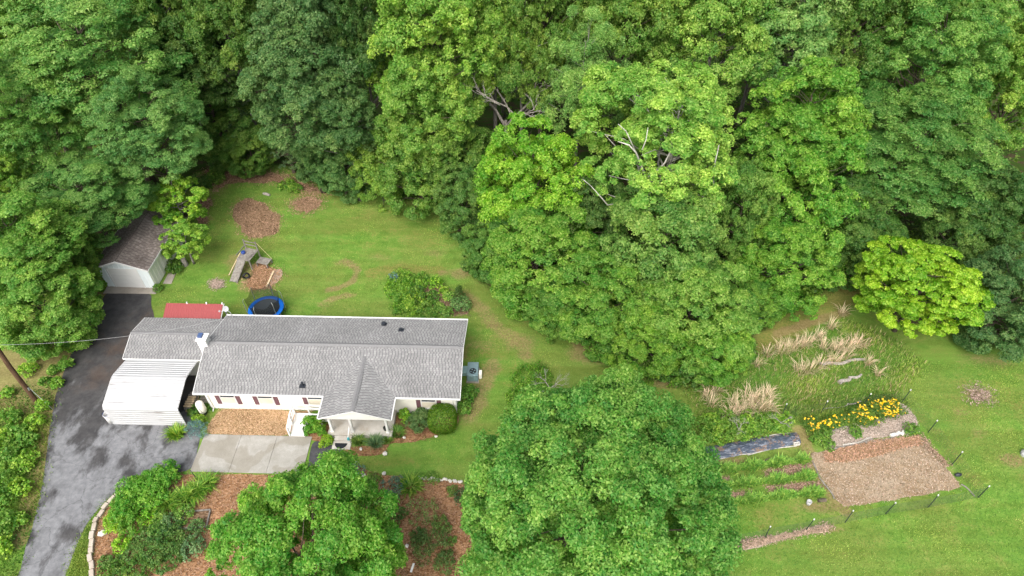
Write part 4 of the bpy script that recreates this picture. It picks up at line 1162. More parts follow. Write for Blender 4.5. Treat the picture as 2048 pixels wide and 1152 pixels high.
# driveway marker stake
a = G(396, 962); m = MB(); m.tube([(0, 0, 0), (-.1, .05, 1.25)], .018, 5); tag(m.build('marker_stake', M['vent'], None, a), 'thin dark stake at the corner of the concrete pad', 'stake')
# raised timber planter half hidden by the front maple
rp_ = empty('raised_planter', G(392, 1040), .1, 'weathered timber planter box left of the front maple', 'planter')
for y in (-.55, .55): m = MB(); m.box(-.8, .8, y - .04, y + .04, 0, .16); m.build('planter_board', M['bark_grey'], rp_)
for x in (-.78, .78): m = MB(); m.box(x - .04, x + .04, -.5, .5, 0, .15); m.build('planter_board', M['bark_grey'], rp_)
m = MB(); m.box(-.73, .73, -.49, .49, .0, .11); m.build('planter_soil', M['mulch_leaf'], rp_)

# ------------------------------------------------------------------ vegetable garden on the right
posts = [(1440, 1094), (1529, 1076), (1611, 1061), (1690, 1045), (1771, 1028), (1856, 1015), (1956, 995), (1903, 930), (1856, 865), (1803, 805), (1725, 812), (1641, 827), (1562, 834)]
fo = Vector(G(1690, 1045))
fn = empty('garden_fence', fo, 0, 'thin wire fence on green steel posts round the vegetable plot', 'fence')
PW = [Vector(G(*p)) - fo for p in posts]
for p in PW:
    lean = Vector((rnd.uniform(-.06, .06), rnd.uniform(-.06, .06), 0))
    m = MB(); m.bar(p, p + Vector((0, 0, 1.45)) + lean, .042, .042); o = m.build('fence_post', M['post_green'], fn)
    m = MB(); m.bar(p + Vector((0, 0, 1.45)) + lean, p + Vector((0, 0, 1.56)) + lean * 1.07, .056, .056); m.build('post_tip', M['trim'], o)
wm = MB()
for a, b in zip(PW[:-1], PW[1:]):
    L_ = (b - a).length; n = int(L_ / .16)
    for h in (.05, .2, .35, .5, .65, .8, .95, 1.1, 1.22):
        wm.tube([a + Vector((0, 0, h)), (a + b) / 2 + Vector((0, 0, h - .02)), b + Vector((0, 0, h))], .0035, 3, False)
    for i in range(1, n):
        p = a.lerp(b, i / n); wm.tube([p + Vector((0, 0, .05)), p + Vector((0, 0, 1.21))], .003, 3, False)
o = wm.build('wire_mesh', M['wire'], fn); o["kind"] = "stuff"

def pole_on_ground(name, pa, pb2, r, mat, lab, cat='pole', z=.05, bend=.06):
    a, b = Vector(G(*pa)), Vector(G(*pb2)); d = b - a; pr_ = Vector((-d.y, d.x, 0)).normalized()
    m = MB(); pts = [a.lerp(b, f) + pr_ * bend * math.sin(f * 5 + pa[0]) + Vector((0, 0, z + .01 * math.sin(f * 9))) for f in np.linspace(0, 1, 9)]
    m.tube(pts, [r * (1 - .3 * f) for f in np.linspace(0, 1, 9)], 6); o = m.build(name, M[mat]); return tag(o, lab, cat)
c8 = lambda x, y: (1400 + x / 3.6, 780 + y / 3.6)
pole_on_ground('edging_pole', c8(800, 515), c8(900, 690), .05, 'old_wood', 'thin grey pole along the left edge of the tilled plot, upper piece')
pole_on_ground('edging_pole', c8(880, 650), c8(965, 785), .06, 'old_wood', 'thin grey pole along the left edge of the tilled plot, lower piece')
pole_on_ground('edging_pole', c8(20, 520), c8(360, 462), .05, 'bark_pale', 'pale pole along the near edge of the black plastic, left piece')
pole_on_ground('edging_pole', c8(340, 466), c8(690, 402), .045, 'bark_pale', 'pale pole along the near edge of the black plastic, right piece')
pole_on_ground('edging_pole', c8(455, 343), c8(690, 305), .04, 'bark_pale', 'pale pole along the far edge of the black plastic')
pole_on_ground('edging_pole', c8(935, 440), c8(1240, 352), .06, 'old_wood', 'long grey pole between straw bed and brown mulch strip')
pole_on_ground('edging_pole', c8(1030, 405), c8(1230, 348), .045, 'bark_pale', 'paler second pole lying beside the long grey pole', z=.1)
pole_on_ground('edging_pole', c8(1190, 385), c8(1470, 325), .05, 'old_wood', 'grey pole below the pale blocks at the straw bed edge')
pole_on_ground('edging_pole', c8(945, 292), c8(1060, 268), .04, 'old_wood', 'short grey pole between yellow flowers and straw bed')
pole_on_ground('edging_pole', c8(890, 145), c8(1060, 110), .03, 'deadwood', 'thin dead branch on the grass behind the yellow flowers')
pole_on_ground('edging_pole', c8(1055, 105), c8(1160, 90), .07, 'deadwood', 'thicker dead branch on the grass behind the yellow flowers')
pole_on_ground('edging_pole', c8(420, 500), c8(460, 520), .06, 'bark', 'forked brown stick beside the top green crop row', 'stick')
pole_on_ground('edging_pole', c8(455, 520), c8(545, 480), .05, 'bark', 'long brown stick beside the top green crop row', 'stick')
pole_on_ground('fence_rail', c8(1880, 680), c8(1980, 765), .05, 'old_wood', 'grey pole inside the fence corner right of the tilled plot')
for k, (x, y) in enumerate(((1385, 330), (1420, 320), (1455, 314))):
    c = G(*c8(x, y)); m = MB(); m.box(-.2, .2, -.1, .1, 0, .18)
    o = m.build('concrete_block', M['stone_white'], None, (*c[:2], .02), bevel=.012); o.rotation_euler = (0, .12 * k, .3 + .25 * k)
    tag(o, ['pale concrete block at the straw bed edge, leftmost of three', 'pale concrete block at the straw bed edge, middle of three', 'pale concrete block at the straw bed edge, rightmost of three'][k], 'block')
# hollow block on the plastic
m = MB()
for x0, x1 in ((-.2, -.165), (-.018, .018), (.165, .2)): m.box(x0, x1, -.1, .1, 0, .19)
for y0, y1 in ((-.099, -.065), (.065, .099)): m.box(-.164, -.019, y0, y1, 0, .189); m.box(.019, .164, y0, y1, 0, .189)
c = G(*c8(690, 398)); o = m.build('hollow_block', M['stone_white'], None, (*c[:2], .08)); o.rotation_euler.z = .15; tag(o, 'hollow concrete block holding down the right end of the black plastic', 'block')

# weed-barrier plastic: a crumpled sheet lying on the bed
def plastic_strip():
    top = np.array(C8([(-230, 460), (60, 408), (240, 380), (400, 348), (560, 322), (690, 308)])); bot = np.array(C8([(-260, 560), (30, 520), (250, 482), (360, 460), (560, 425), (725, 385)]))
    nu, nv = 130, 22; rng = np.random.default_rng(9); u = np.linspace(0, 1, nu)
    tpx = np.stack([np.interp(u, np.linspace(0, 1, 6), top[:, k]) for k in (0, 1)], 1); bpx = np.stack([np.interp(u, np.linspace(0, 1, 6), bot[:, k]) for k in (0, 1)], 1)
    V = []
    for j in range(nv):
        f = j / (nv - 1); row = bpx + (tpx - bpx) * f
        z = .09 * math.sin(math.pi * f) ** .6 * np.ones(nu)
        for _ in range(26):
            k1, k2, ph = rng.normal(12, 30), rng.normal(-6, 6), rng.random() * 6.28
            z = z + .020 * (1 - np.abs(np.sin(u * k1 + f * k2 + ph)) ** .5) * (0.3 + math.sin(math.pi * f))
        V.append(np.column_stack([row, .025 + z - .06 * math.sin(math.pi * f)]))
    V = np.concatenate(V); idx = np.arange(nu * nv).reshape(nv, nu)
    q = np.stack([idx[:-1, :-1], idx[:-1, 1:], idx[1:, 1:], idx[1:, :-1]], -1).reshape(-1, 4)
    o = obj('plastic_sheet', mesh_np('plastic_sheet', V, q, mats=[M['plastic']])); tag(o, 'crumpled black plastic sheet weighed down over a garden bed', 'plastic sheet')
plastic_strip()
m = MB(); m.lathe([(.001, .0), (.13, .0), (.16, .34), (.14, .34), (.12, .06), (.001, .05)], 14); m.tube([(.16 * math.cos(a), .02, .30 + .16 * math.sin(a)) for a in np.linspace(0, 3.14, 8)], .008, 4)
tag(m.build('bucket', M['bucket_grey'], None, G(1616, 1008), smooth=True), 'grey bucket on the grass below the third crop row', 'bucket')
m = MB(); m.tube([(-.25, 0, .12), (.25, .05, .12)], .12, 9); tag(m.build('log_section', M['bark'], None, G(1643, 1003)), 'short brown log section beside the grey bucket', 'log')
m = MB(); m.tube([(-.2, 0, .1), (0, .02, .13), (.2, .05, .1)], [.09, .14, .09], 8); tag(m.build('dark_stone', M['vent'], None, G(1915, 952)), 'dark lump at the right edge of the tilled plot', 'stone')
m = MB(); m.lathe([(.001, 0), (.3, 0), (.32, .2), (.22, .42), (.001, .46)], 10); tag(m.build('covered_well', M['bucket_grey'], None, G(2050, 910)), 'grey cap at the right edge of the lawn', 'well cap')
# rotting logs in the meadow
for k, (pa, pb2, r, lab) in enumerate((((1640, 731), (1685, 727), .16, 'rotting grey log lying among the dry grass, left piece'), ((1683, 727), (1728, 719), .13, 'rotting grey log lying among the dry grass, right piece'), ((1678, 768), (1698, 759), .17, 'split grey log on the meadow grass, near piece'), ((1698, 759), (1722, 751), .12, 'thin grey log on the meadow grass, far piece'))):
    pole_on_ground('fallen_log', pa, pb2, r, 'deadwood', lab, 'log', z=r * .7, bend=.08)

# ------------------------------------------------------------------ trees
UP = np.array([0, 0, 1.0])
def norm(a): return a / (np.linalg.norm(a, axis=-1, keepdims=True) + 1e-9)

def lobes_in(rng, n, R, hh, zc, lo=-.55, inner=.25, wob=.25, top=1.0):
    """bough centres spread over (and a few inside) an uneven ellipsoid"""
    i = np.arange(n) + .5; ph = np.arccos(1 - (1 - lo) * i / n); th = math.pi * (1 + 5 ** .5) * i + rng.random() * 6
    d = np.stack([np.sin(ph) * np.cos(th), np.sin(ph) * np.sin(th), np.cos(ph)], 1); d = norm(d + rng.normal(0, .13, d.shape))
    w = np.ones(n)
    for _ in range(5):
        k = norm(rng.normal(size=3)); w += wob * .55 * np.clip(d @ k, 0, 1) ** 3 * rng.choice([-1, 1, 1])
    rad = w * rng.uniform(.70, .95, n)
    m = rng.random(n) < inner; rad[m] *= rng.uniform(.45, .75, m.sum())
    c = d * rad[:, None]
    taper = np.where(c[:, 2] > 0, 1 - (1 - top) * c[:, 2], 1.0)
    return np.stack([c[:, 0] * R * taper, c[:, 1] * R * taper, zc + c[:, 2] * hh], 1)

def leaf_cloud(rng, C, r, ctr, n, size, sub=8, flat=.75, upb=.45, spread=.45, droop=0.0, aspect=.72, leafn=.35, tight=.42):
    """C bough centres, r bough radii: leaves gathered on the twigs of each bough"""
    nl = len(C); out = norm(norm(C - ctr) + UP * upb)
    k = np.repeat(np.arange(nl), sub)
    sd_ = norm(out[k] * .75 + rng.normal(0, .62, (len(k), 3)))
    S = C[k] + sd_ * (r[k] * .72)[:, None] * np.array([1, 1, flat]); rs = r[k] * tight * rng.uniform(.7, 1.3, len(k))
    cnt = rng.multinomial(n, rs ** 2 / (rs ** 2).sum()); j = np.repeat(np.arange(len(S)), cnt); n = len(j)
    d = norm(sd_[j] * .55 + UP * .15 + rng.normal(0, .6, (n, 3)))
    P = S[j] + d * (rs[j] * rng.random(n) ** spread)[:, None] * np.array([1, 1, flat])
    if droop: P[:, 2] -= droop * rng.random(n) ** 2 * rs[j]
    N = norm(d * .6 + UP * .45 + rng.normal(0, leafn, (n, 3)))
    lobe_r = rng.random(nl); tw = rng.random(len(S)); lob = np.clip(.6 * lobe_r[k[j]] + .4 * tw[j], 0, 1)
    return P, N, lob

def limbs(rng, C, r, zc, hh, R, trunk_r, bend=.12, part=.5, sides=6, base=0.0):
    """tapered, slightly crooked trunk with limbs that reach into the boughs"""
    m = MB(); top = zc + hh * .55; n = 9
    off = np.cumsum(rng.normal(0, bend * R * .06, (n, 2)), 0); off -= off[0]
    T = [Vector((off[i, 0], off[i, 1], base + (top - base) * i / (n - 1))) for i in range(n)]
    m.tube(T, [trunk_r * (1.25 if i == 0 else 1) * (1 - .88 * i / (n - 1)) for i in range(n)], sides + 2)
    pick = rng.permutation(len(C))[:int(len(C) * part)]
    for q in pick:
        c = Vector(C[q]); hd = math.hypot(c.x, c.y); zs = max(base + .2 * zc, min(top * .95, c.z - hd * rng.uniform(.35, .8)))
        f = (zs - base) / (top - base) * (n - 1); i0 = int(min(f, n - 2)); s = T[i0].lerp(T[i0 + 1], f - i0)
        a = s.lerp(c, .35) + Vector((rng.normal(0, .05), rng.normal(0, .05), .0)) * R * .6 - Vector((0, 0, .04 * hd)); b = s.lerp(c, .7) + Vector((rng.normal(0, .04), rng.normal(0, .04), .02)) * R
        rr = max(.025, trunk_r * .34 * (1 - f / n) + .02); m.tube([s, a, b, c], [rr, rr * .8, rr * .5, rr * .22], 5, False)
    return m

PROTO = {}
HERO_ROT = 0.6
def hero_limbs():
    """crooked pale limbs on the open near side of the big sycamore-like tree; the leaves keep clear of them"""
    tm, cm, R, pz = PROTO['hero']; c = G(1345, 290, 11.0); s = 208 * ppm(1345, 290, 11.0) / R; ang = HERO_ROT
    def w(px, py, Y):                                   # point of the limb at depth Y, in the tree's own frame
        v = (py - 576) / FOC; k = Y * (1 + v) / (1 - v); X = k * 1.41421356 * ((px - 1024) / FOC) / (1 + v); z = CAM_H - k
        dx, dy = (X - c[0]) / s, (Y - c[1]) / s; return Vector((dx * math.cos(-ang) - dy * math.sin(-ang), dx * math.sin(-ang) + dy * math.cos(-ang), z))
    L_ = [([(1312, 480, 42.0), (1308, 440, 41.6), (1300, 400, 41.2), (1297, 372, 40.8)], .19, .15), ([(1297, 372, 40.8), (1284, 335, 40.2), (1272, 305, 39.8), (1258, 290, 39.6), (1236, 283, 39.8)], .14, .05),
          ([(1300, 370, 40.8), (1312, 345, 40.8), (1330, 325, 41.0), (1342, 300, 41.4), (1345, 260, 42)], .12, .05), ([(1284, 300, 39.8), (1292, 280, 40), (1296, 255, 40.5)], .06, .03),
          ([(1272, 305, 39.8), (1252, 262, 40.0), (1236, 248, 40.2)], .07, .03), ([(1245, 405, 41.5), (1215, 410, 39.6), (1200, 392, 39.4), (1182, 372, 39.3)], .085, .035), ([(1182, 372, 39.3), (1165, 358, 39.4)], .04, .02),
          ([(1428, 405, 41.5), (1427, 360, 41), (1430, 325, 41), (1438, 290, 41.5)], .10, .05), ([(1400, 420, 41), (1378, 428, 40.2), (1360, 436, 40)], .05, .03), ([(1300, 400, 41.2), (1330, 405, 40.6), (1365, 395, 40.4)], .08, .03)]
    m = MB(); pts = []
    for line, r0, r1 in L_:
        q = [w(*p) for p in line]; m.tube(q, [.6 * (r0 + (r1 - r0) * i / (len(q) - 1)) for i in range(len(q))], 7)
        for a, b in zip(q[:-1], q[1:]):
            for f in np.linspace(0, 1, 6): pts.append(a.lerp(b, f))
    return m, np.array(pts)
HERO_ROT = 0.6
def proto(key, seed, R, zc, hh, nlobe, lr, n, size, trunk_r, barkm='bark', aspect=.72, lo=-.55, inner=.25, wob=.25, top=1.0, part=.45, **kw):
    rng = np.random.default_rng(seed)
    C = lobes_in(rng, nlobe, R * .86, hh * .88, zc, lo, inner, wob, top); r = R * lr * rng.uniform(.55, 1.45, nlobe)
    P, N, lob = leaf_cloud(rng, C, r, np.array([0, 0, zc - hh * .25]), n, size, **kw)
    keep = P[:, 2] > .12
    if key == 'hero':
        PROTO['hero'] = (None, None, R, zc); m_h, lp = hero_limbs()
        near = np.full(len(P), 1e9)
        for q in lp: near = np.minimum(near, ((P - q) ** 2).sum(1))
        keep &= near > (.45 + .55 * rng.random(len(P))) ** 2
    P, N, lob = P[keep], N[keep], lob[keep]
    crown = tri_leaves('crown', P, N, size * 1.08 * rng.uniform(.65, 1.3, len(P)), rng, aspect * 1.1, lob)
    m = limbs(rng, C, r, zc, hh, R, trunk_r, part=part)
    if key == 'hero': m.add(m_h.v, m_h.f)
    me = bpy.data.meshes.new('trunk'); me.from_pydata(m.v, [], m.f); me.materials.append(M[barkm])
    for p in me.polygons: p.use_smooth = True
    PROTO[key] = (me, crown, R, zc)

for k in range(4): proto('broad%d' % k, 100 + k, 5.0, 12.0, 7.0, 120, .235, 98000, .168, .30, ['bark', 'bark_grey', 'bark', 'bark_grey'][k], wob=.50, sub=11, top=.8, tight=.37)
for k in range(3): proto('edge%d' % k, 120 + k, 4.5, 6.0, 5.9, 120, .22, 96000, .150, .20, 'bark', lo=-.95, wob=.40, sub=11, inner=.2)
for k in range(2): proto('locust%d' % k, 140 + k, 6.0, 11.0, 6.5, 130, .20, 125000, .155, .32, 'bark', aspect=.5, flat=.5, wob=.3, sub=12, upb=.8, leafn=.28)
proto('willow', 150, 3.6, 12.0, 7.0, 90, .19, 60000, .20, .18, 'bark_grey', aspect=.26, wob=.4, droop=2.2, sub=8, leafn=.6, tight=.5, inner=.35)
proto('hero', 160, 6.9, 11.0, 7.2, 125, .17, 135000, .150, .34, 'bark_pale', wob=.6, sub=9, part=.6, inner=.30, tight=.36)
proto('lime', 170, 4.6, 4.6, 3.9, 120, .19, 100000, .135, .18, 'bark', flat=.36, wob=.55, sub=11, upb=.9, leafn=.25, lo=-.75, tight=.38)
proto('maple_a', 180, 7.4, 6.5, 5.2, 300, .135, 300000, .118, .34, 'bark', wob=.24, sub=10, lo=-.75, inner=.22, part=.10)
proto('maple_b', 181, 5.7, 5.5, 4.6, 190, .155, 190000, .115, .26, 'bark', wob=.32, sub=10, lo=-.75, inner=.2, part=.10)
for k in range(2): proto('small%d' % k, 190 + k, 1.7, 3.0, 2.0, 36, .27, 13000, .13, .08, 'bark_grey', wob=.4, sub=8, lo=-.7)

def place(label, px, py, rpx, zc, key, col, group=None, sz=None, name='tree', cat='tree', lean=0.0, rot=None):
    tm, cm, R, pz = PROTO[key]; c = G(px, py, zc); s = rpx * ppm(px, py, zc) / R * (1.0 if key in ('lime', 'hero') else 1.1)
    e = empty(name, (c[0], c[1], 0), rot if rot is not None else (px * 12.9898 + py * 78.233) % 6.28, label, cat, group)
    e.scale = (s, s, sz if sz else zc / pz)
    a = obj('trunk', tm, e); b = obj('crown', cm, e); b.color = leafcol(col, 1.5 if key.startswith('maple') else 1.25 if key == 'lime' else 2.05 if key.startswith('locust') else 1.8)
    return e

YG, BG_, MG, DG, BL = (.135, .205, .026), (.078, .185, .015), (.062, .135, .020), (.040, .095, .018), (.054, .118, .034)
FT = 'trees of the wood behind the lawn'
TREES = [
 # left side
 ('large feathery green tree filling the upper left corner', 200, 140, 168, 12, 'locust0', (.064, .150, .030)),
 ('feathery tree right below the big upper-left one, hanging over the brown leaf edge', 305, 272, 102, 8.5, 'locust1', (.060, .142, .034)),
 ('feathery green tree at the left picture edge below the corner', 50, 258, 108, 10, 'locust1', (.068, .158, .028)),
 ('feathery tree hanging over the left slope of the garage roof', 176, 404, 114, 6, 'locust0', (.058, .140, .030)),
 ('bright yellow-green tree at the left edge below the garage', 45, 490, 105, 7, 'broad0', (.082, .185, .026)),
 ('fresh green tree beside the upper driveway crossed by the wire', 78, 618, 92, 4.0, 'edge0', (.085, .190, .028)),
 ('yellowish tree at the left edge above the bright one', 15, 385, 62, 7.5, 'broad1', (.12, .185, .020)),
 ('bright green tree top at the upper left corner', 10, 70, 75, 14, 'broad2', (.085, .18, .02)),
 ('dark tree between garage and left trees', 120, 500, 60, 4.5, 'edge1', (.07, .15, .02)),
 # upper left wood
 ('green tree at the top edge right of the big feathery one', 320, 20, 82, 15, 'broad1', MG),
 ('mid green oak-like tree at the top edge left of the blue-green one', 452, 62, 78, 13, 'broad3', (.062, .130, .020)),
 ('dark tree in the shaded gap below the top edge', 400, 150, 72, 9.5, 'broad0', DG),
 ('dark understorey tree in the gap above the leaf-strewn edge', 450, 255, 72, 4, 'edge2', (.045, .105, .016)),
 ('low shaded tree above the leaf-strewn lawn edge', 500, 300, 50, 2.6, 'edge1', (.06, .13, .018)),
 ('tall blue-green tree at the top edge', 615, 80, 98, 14, 'broad2', BL),
 ('blue-green tree below the tall one at the lawn head', 600, 185, 98, 10.5, 'broad0', (.052, .116, .032)),
 ('blue-green tree leaning right beside the yellow-green one', 688, 232, 74, 9, 'broad3', (.050, .112, .028)),
 ('mid green low tree at the top of the lawn right of the pine', 678, 318, 58, 4.2, 'edge0', (.052, .125, .030)),
 ('dark tree at the top edge between blue-green and yellow-green trees', 725, 75, 66, 14, 'broad1', DG),
 ('dark low tree behind the pine', 640, 300, 50, 3.5, 'edge2', (.05, .115, .03)),
 # centre wood
 ('tall yellow-green tree at the top edge', 868, 92, 112, 14, 'broad0', YG),
 ('yellow-green tree below the tall one', 850, 215, 95, 10, 'broad2', (.112, .190, .026)),
 ('green tree overhanging the upper right lawn corner', 835, 312, 86, 6, 'edge1', (.068, .148, .020)),
 ('yellowish low tree at the left end of the centre wood', 758, 330, 50, 4, 'edge2', (.105, .180, .022)),
 ('dark green tree between lawn and the dead branches', 915, 320, 70, 5.5, 'edge0', (.054, .128, .018)),
 ('low dark tree at the right lawn edge', 925, 405, 55, 4, 'edge1', (.055, .125, .022)),
 ('yellow-green tree at the top edge right of the tall one', 985, 45, 92, 15, 'broad3', (.115, .190, .024)),
 ('mid green tree behind the dead branches', 1045, 110, 72, 12.5, 'broad1', (.070, .145, .020)),
 ('green tree at the top edge left of centre top', 1090, 35, 80, 15, 'broad2', (.075, .150, .020)),
 ('pale drooping willow-like tree behind the bright green one', 1165, 165, 80, 11.5, 'willow', (.145, .215, .050)),
 ('green tree at the top edge above the pale sycamore', 1255, 55, 92, 14.5, 'broad0', (.085, .160, .022)),
 ('vivid green tree in front of the willow', 1062, 375, 104, 6.5, 'edge2', (.092, .215, .014)),
 ('green tree hanging low over the lawn below the vivid one', 1075, 505, 108, 4.5, 'edge0', (.068, .165, .018)),
 ('low tree at the lawn edge left of the vivid one', 985, 492, 56, 3.2, 'edge1', (.056, .132, .020)),
 ('largest pale green tree with white branches in the centre wood', 1345, 290, 208, 11.0, 'hero', (.150, .232, .034)),
 ('green tree in front of the white-branched one', 1330, 490, 112, 6, 'edge1', (.080, .168, .030)),
 ('green tree at the lawn edge below the vivid one, left of three', 1195, 600, 95, 3.8, 'edge2', (.066, .160, .018)),
 ('mid green tree above the meadow tip of the wood', 1385, 605, 105, 4.2, 'edge0', (.076, .170, .024)),
 ('bright tree at the meadow tip of the wood', 1430, 690, 66, 2.9, 'edge1', (.078, .185, .018)),
 ('low tree at the tip of the wood behind the big maple', 1300, 672, 75, 2.9, 'edge0', (.072, .170, .016)),
 ('dark low tree between lawn path and wood', 1110, 610, 58, 2.8, 'edge1', (.058, .140, .018)),
 ('dark tree filling the gap right of the vivid one', 1180, 430, 70, 5, 'edge0', DG),
 ('green tree in the gap between white-branched and vivid green trees', 1480, 430, 66, 6, 'edge1', (.066, .150, .022)),
 ('shaded tree right of the lime one under the large dark tree', 1930, 470, 60, 4.5, 'edge0', (.055, .125, .022)),
 # right wood
 ('yellow-green tree at the top edge right of centre', 1430, 75, 110, 14, 'broad1', (.120, .195, .030)),
 ('pale yellow-green tree at the top edge with silvery right side', 1580, 85, 112, 13.5, 'broad3', (.125, .195, .048)),
 ('vivid green tree right of the white-branched one', 1605, 265, 104, 10, 'broad0', (.078, .188, .020)),
 ('vivid green tree hanging toward the mown track', 1620, 400, 98, 6.5, 'edge2', (.070, .182, .018)),
 ('green tree just above the mown track', 1560, 520, 84, 4.2, 'edge0', (.066, .170, .016)),
 ('low green tree at the foot of the mown track', 1520, 605, 45, 2.2, 'edge1', (.064, .160, .018)),
 ('green tree at the top edge left of the large dark one', 1705, 50, 88, 15, 'broad2', (.060, .132, .020)),
 ('large dark green tree upper part in the right wood', 1850, 150, 128, 12.5, 'locust0', (.058, .142, .024)),
 ('large dark green tree above the lime one', 1825, 320, 146, 8.5, 'locust1', (.052, .128, .024)),
 ('dark tree in the gap left of the lime one', 1700, 430, 74, 6, 'broad1', (.046, .110, .018)),
 ('dark low tree behind the left side of the lime one', 1735, 505, 62, 3.5, 'edge1', (.05, .118, .018)),
 ('dark tree behind the right side of the lime one', 1960, 400, 92, 6.5, 'broad3', (.042, .10, .020)),
 ('yellow-green tree at the right picture edge', 2030, 185, 82, 11, 'broad0', (.112, .190, .024)),
 ('yellow-green tree in the top right corner', 1995, 35, 92, 15, 'broad1', (.105, .185, .030)),
 ('bright tree at the top edge above the large dark one', 1830, 10, 84, 16, 'broad2', (.080, .175, .018)),
 ('dark tree at the right edge behind the lime one', 2050, 420, 80, 7, 'broad2', (.045, .105, .02)),
 ('dark green tree at the right edge above the lawn', 2015, 595, 92, 4.2, 'edge2', (.046, .108, .030)),
 ('lime green spreading tree standing alone above the meadow', 1838, 578, 122, 4.6, 'lime', (.158, .325, .012)),
]
for L_, px, py, r, zc, key, col in TREES: place(L_, px, py, r, zc, key, col, FT, rot=HERO_ROT if key == 'hero' else None)
TOPROW = ['treetop cut by the upper picture edge in the far left corner', 'treetop cut by the upper edge above the big feathery tree', 'treetop cut by the upper edge right of the feathery tree', 'treetop cut by the upper edge above the shaded gap',
          'treetop cut by the upper edge left of the tall blue-green tree', 'treetop cut by the upper edge right of the tall blue-green tree', 'treetop cut by the upper edge above the tall yellow-green tree', 'treetop cut by the upper edge right of the tall yellow-green tree',
          'treetop cut by the upper edge straight above the willow-like tree', 'treetop cut by the upper edge above the white-branched tree', 'treetop cut by the upper edge between white-branched and silvery trees', 'treetop cut by the upper edge above the silvery tree',
          'treetop cut by the upper edge left of the large dark tree', 'treetop cut by the upper edge above the large dark tree', 'treetop cut by the upper picture edge near the right corner']
# tree tops of the wood that only reach into the picture at its upper edge
for k, px in enumerate(range(60, 2048, 135)):
    place(TOPROW[k], px, -45 + (k % 3) * 12, 78, 14.5, 'broad%d' % (k % 4), [MG, (.085, .16, .022), DG, (.10, .175, .024)][(k * 7) % 4], 'far back row of the wood')
place('big round maple in front of the lawn, right of the house', 1190, 980, 0, 6.5, 'maple_a', (.080, .208, .030))
bpy.context.view_layer.update()
for o in list(scene.objects):
    if o.get('label', '').startswith('big round maple'):
        o.location = (4.4, 17.6, 0); o.scale = (1.10, 1.10, 1.10); o.rotation_euler.z = .7
e = place('bushy maple in the front mulch bed, cut by the bottom edge', 610, 1100, 100, 5.5, 'maple_b', (.085, .225, .022)); e.location = (-10.1, 14.15, 0); e.scale = (1.08, 1.0, 1.0); e.rotation_euler.z = 2.1
place('small bright tree behind the garage', 350, 398, 48, 3.8, 'small0', (.105, .220, .018), None, 1.15)
place('small yellow-green tree at the right garage corner', 367, 480, 43, 2.7, 'small1', (.125, .215, .022), None, .85)

# olive pine at the head of the lawn
def pine():
    rng = np.random.default_rng(77); Ht, n = 9.5, 17000; c = G(588, 345)
    e = empty('pine_tree', (c[0], c[1], 0), 0, 'olive pine at the head of the back lawn', 'pine tree')
    m = MB(); m.tube([(0, 0, 0), (.05, 0, Ht * .5), (0, 0, Ht)], [.18, .12, .02], 8); C, r = [], []
    for i in range(120):
        z = Ht * (.10 + .88 * rng.random() ** .8); a = rng.random() * 6.28; L_ = 2.5 * (1 - z / Ht) ** .7 * rng.uniform(.6, 1) + .15
        for f in (.55, 1.0): C.append((L_ * f * math.cos(a), L_ * f * math.sin(a), z + .12 * L_ * f)); r.append(.42 * (.5 + .5 * (1 - z / Ht)) * (1.2 if f == 1 else 1))
        m.tube([(0, 0, z - .1), C[-1]], [.035, .01], 4, False)
    P, N, lob = leaf_cloud(rng, np.array(C), np.array(r), np.array([0, 0, Ht * .4]), n, .2, sub=5, flat=.55, leafn=.8, upb=.5)
    m.build('trunk', M['bark'], e)
    b = obj('crown', flakes_mesh('crown', P, N, .24 * rng.uniform(.6, 1.2, len(P)), rng, .22, lob), e); b.color = leafcol((.098, .140, .050), 1.35)
pine()

# bare dead trees
def dead_tree(px, py, h, seed, label, spread=1.0, r0=.10, zb=0):
    rng = random.Random(seed); m = MB(); c = G(px, py)
    def grow(p, d, L_, r, lv):
        q = p + d * L_; mid = p.lerp(q, .5) + Vector((rng.gauss(0, .06), rng.gauss(0, .06), rng.gauss(0, .04))) * L_
        m.tube([p, mid, q], [r, r * .8, r * .6], 5, False)
        if lv == 0: return
        for _ in range(3 if lv > 1 else 2):
            nd = (d + Vector((rng.gauss(0, .6), rng.gauss(0, .6), rng.gauss(.02, .4))) * spread).normalized(); grow(p.lerp(q, rng.uniform(.55, 1)), nd, L_ * rng.uniform(.55, .8), r * .55, lv - 1)
    for k in range(3):
        a = k * 2.1 + rng.random(); grow(Vector((0, 0, h * .45)), Vector((math.cos(a) * .7, math.sin(a) * .7, .7)).normalized(), h * .28, r0 * .7, 4)
    e = empty('dead_tree', (*c[:2], zb), 0, label, 'tree')
    o = m.build('branches', M['deadwood'], e)
    m = MB(); m.tube([(0, 0, 0), (.1, .05, h * .25), (0, 0, h * .5)], [r0 * 1.3, r0, r0 * .7], 7); m.build('trunk', M['deadwood'], e)
dead_tree(1012, 362, 13.5, 3, 'bare dead tree with grey branches in the centre wood', r0=.2)
dead_tree(1098, 800, 3.0, 8, 'bare grey bush behind the left shoulder of the big maple', r0=.05)
for k, (px, py, lab) in enumerate(((1472, 872, 'upright dead sapling in the weeds left of the black plastic'), (1555, 858, 'leaning dead sapling at the top right of the weedy bed'))):
    dead_tree(px, py, 1.7, 20 + k, lab, .7, .03)

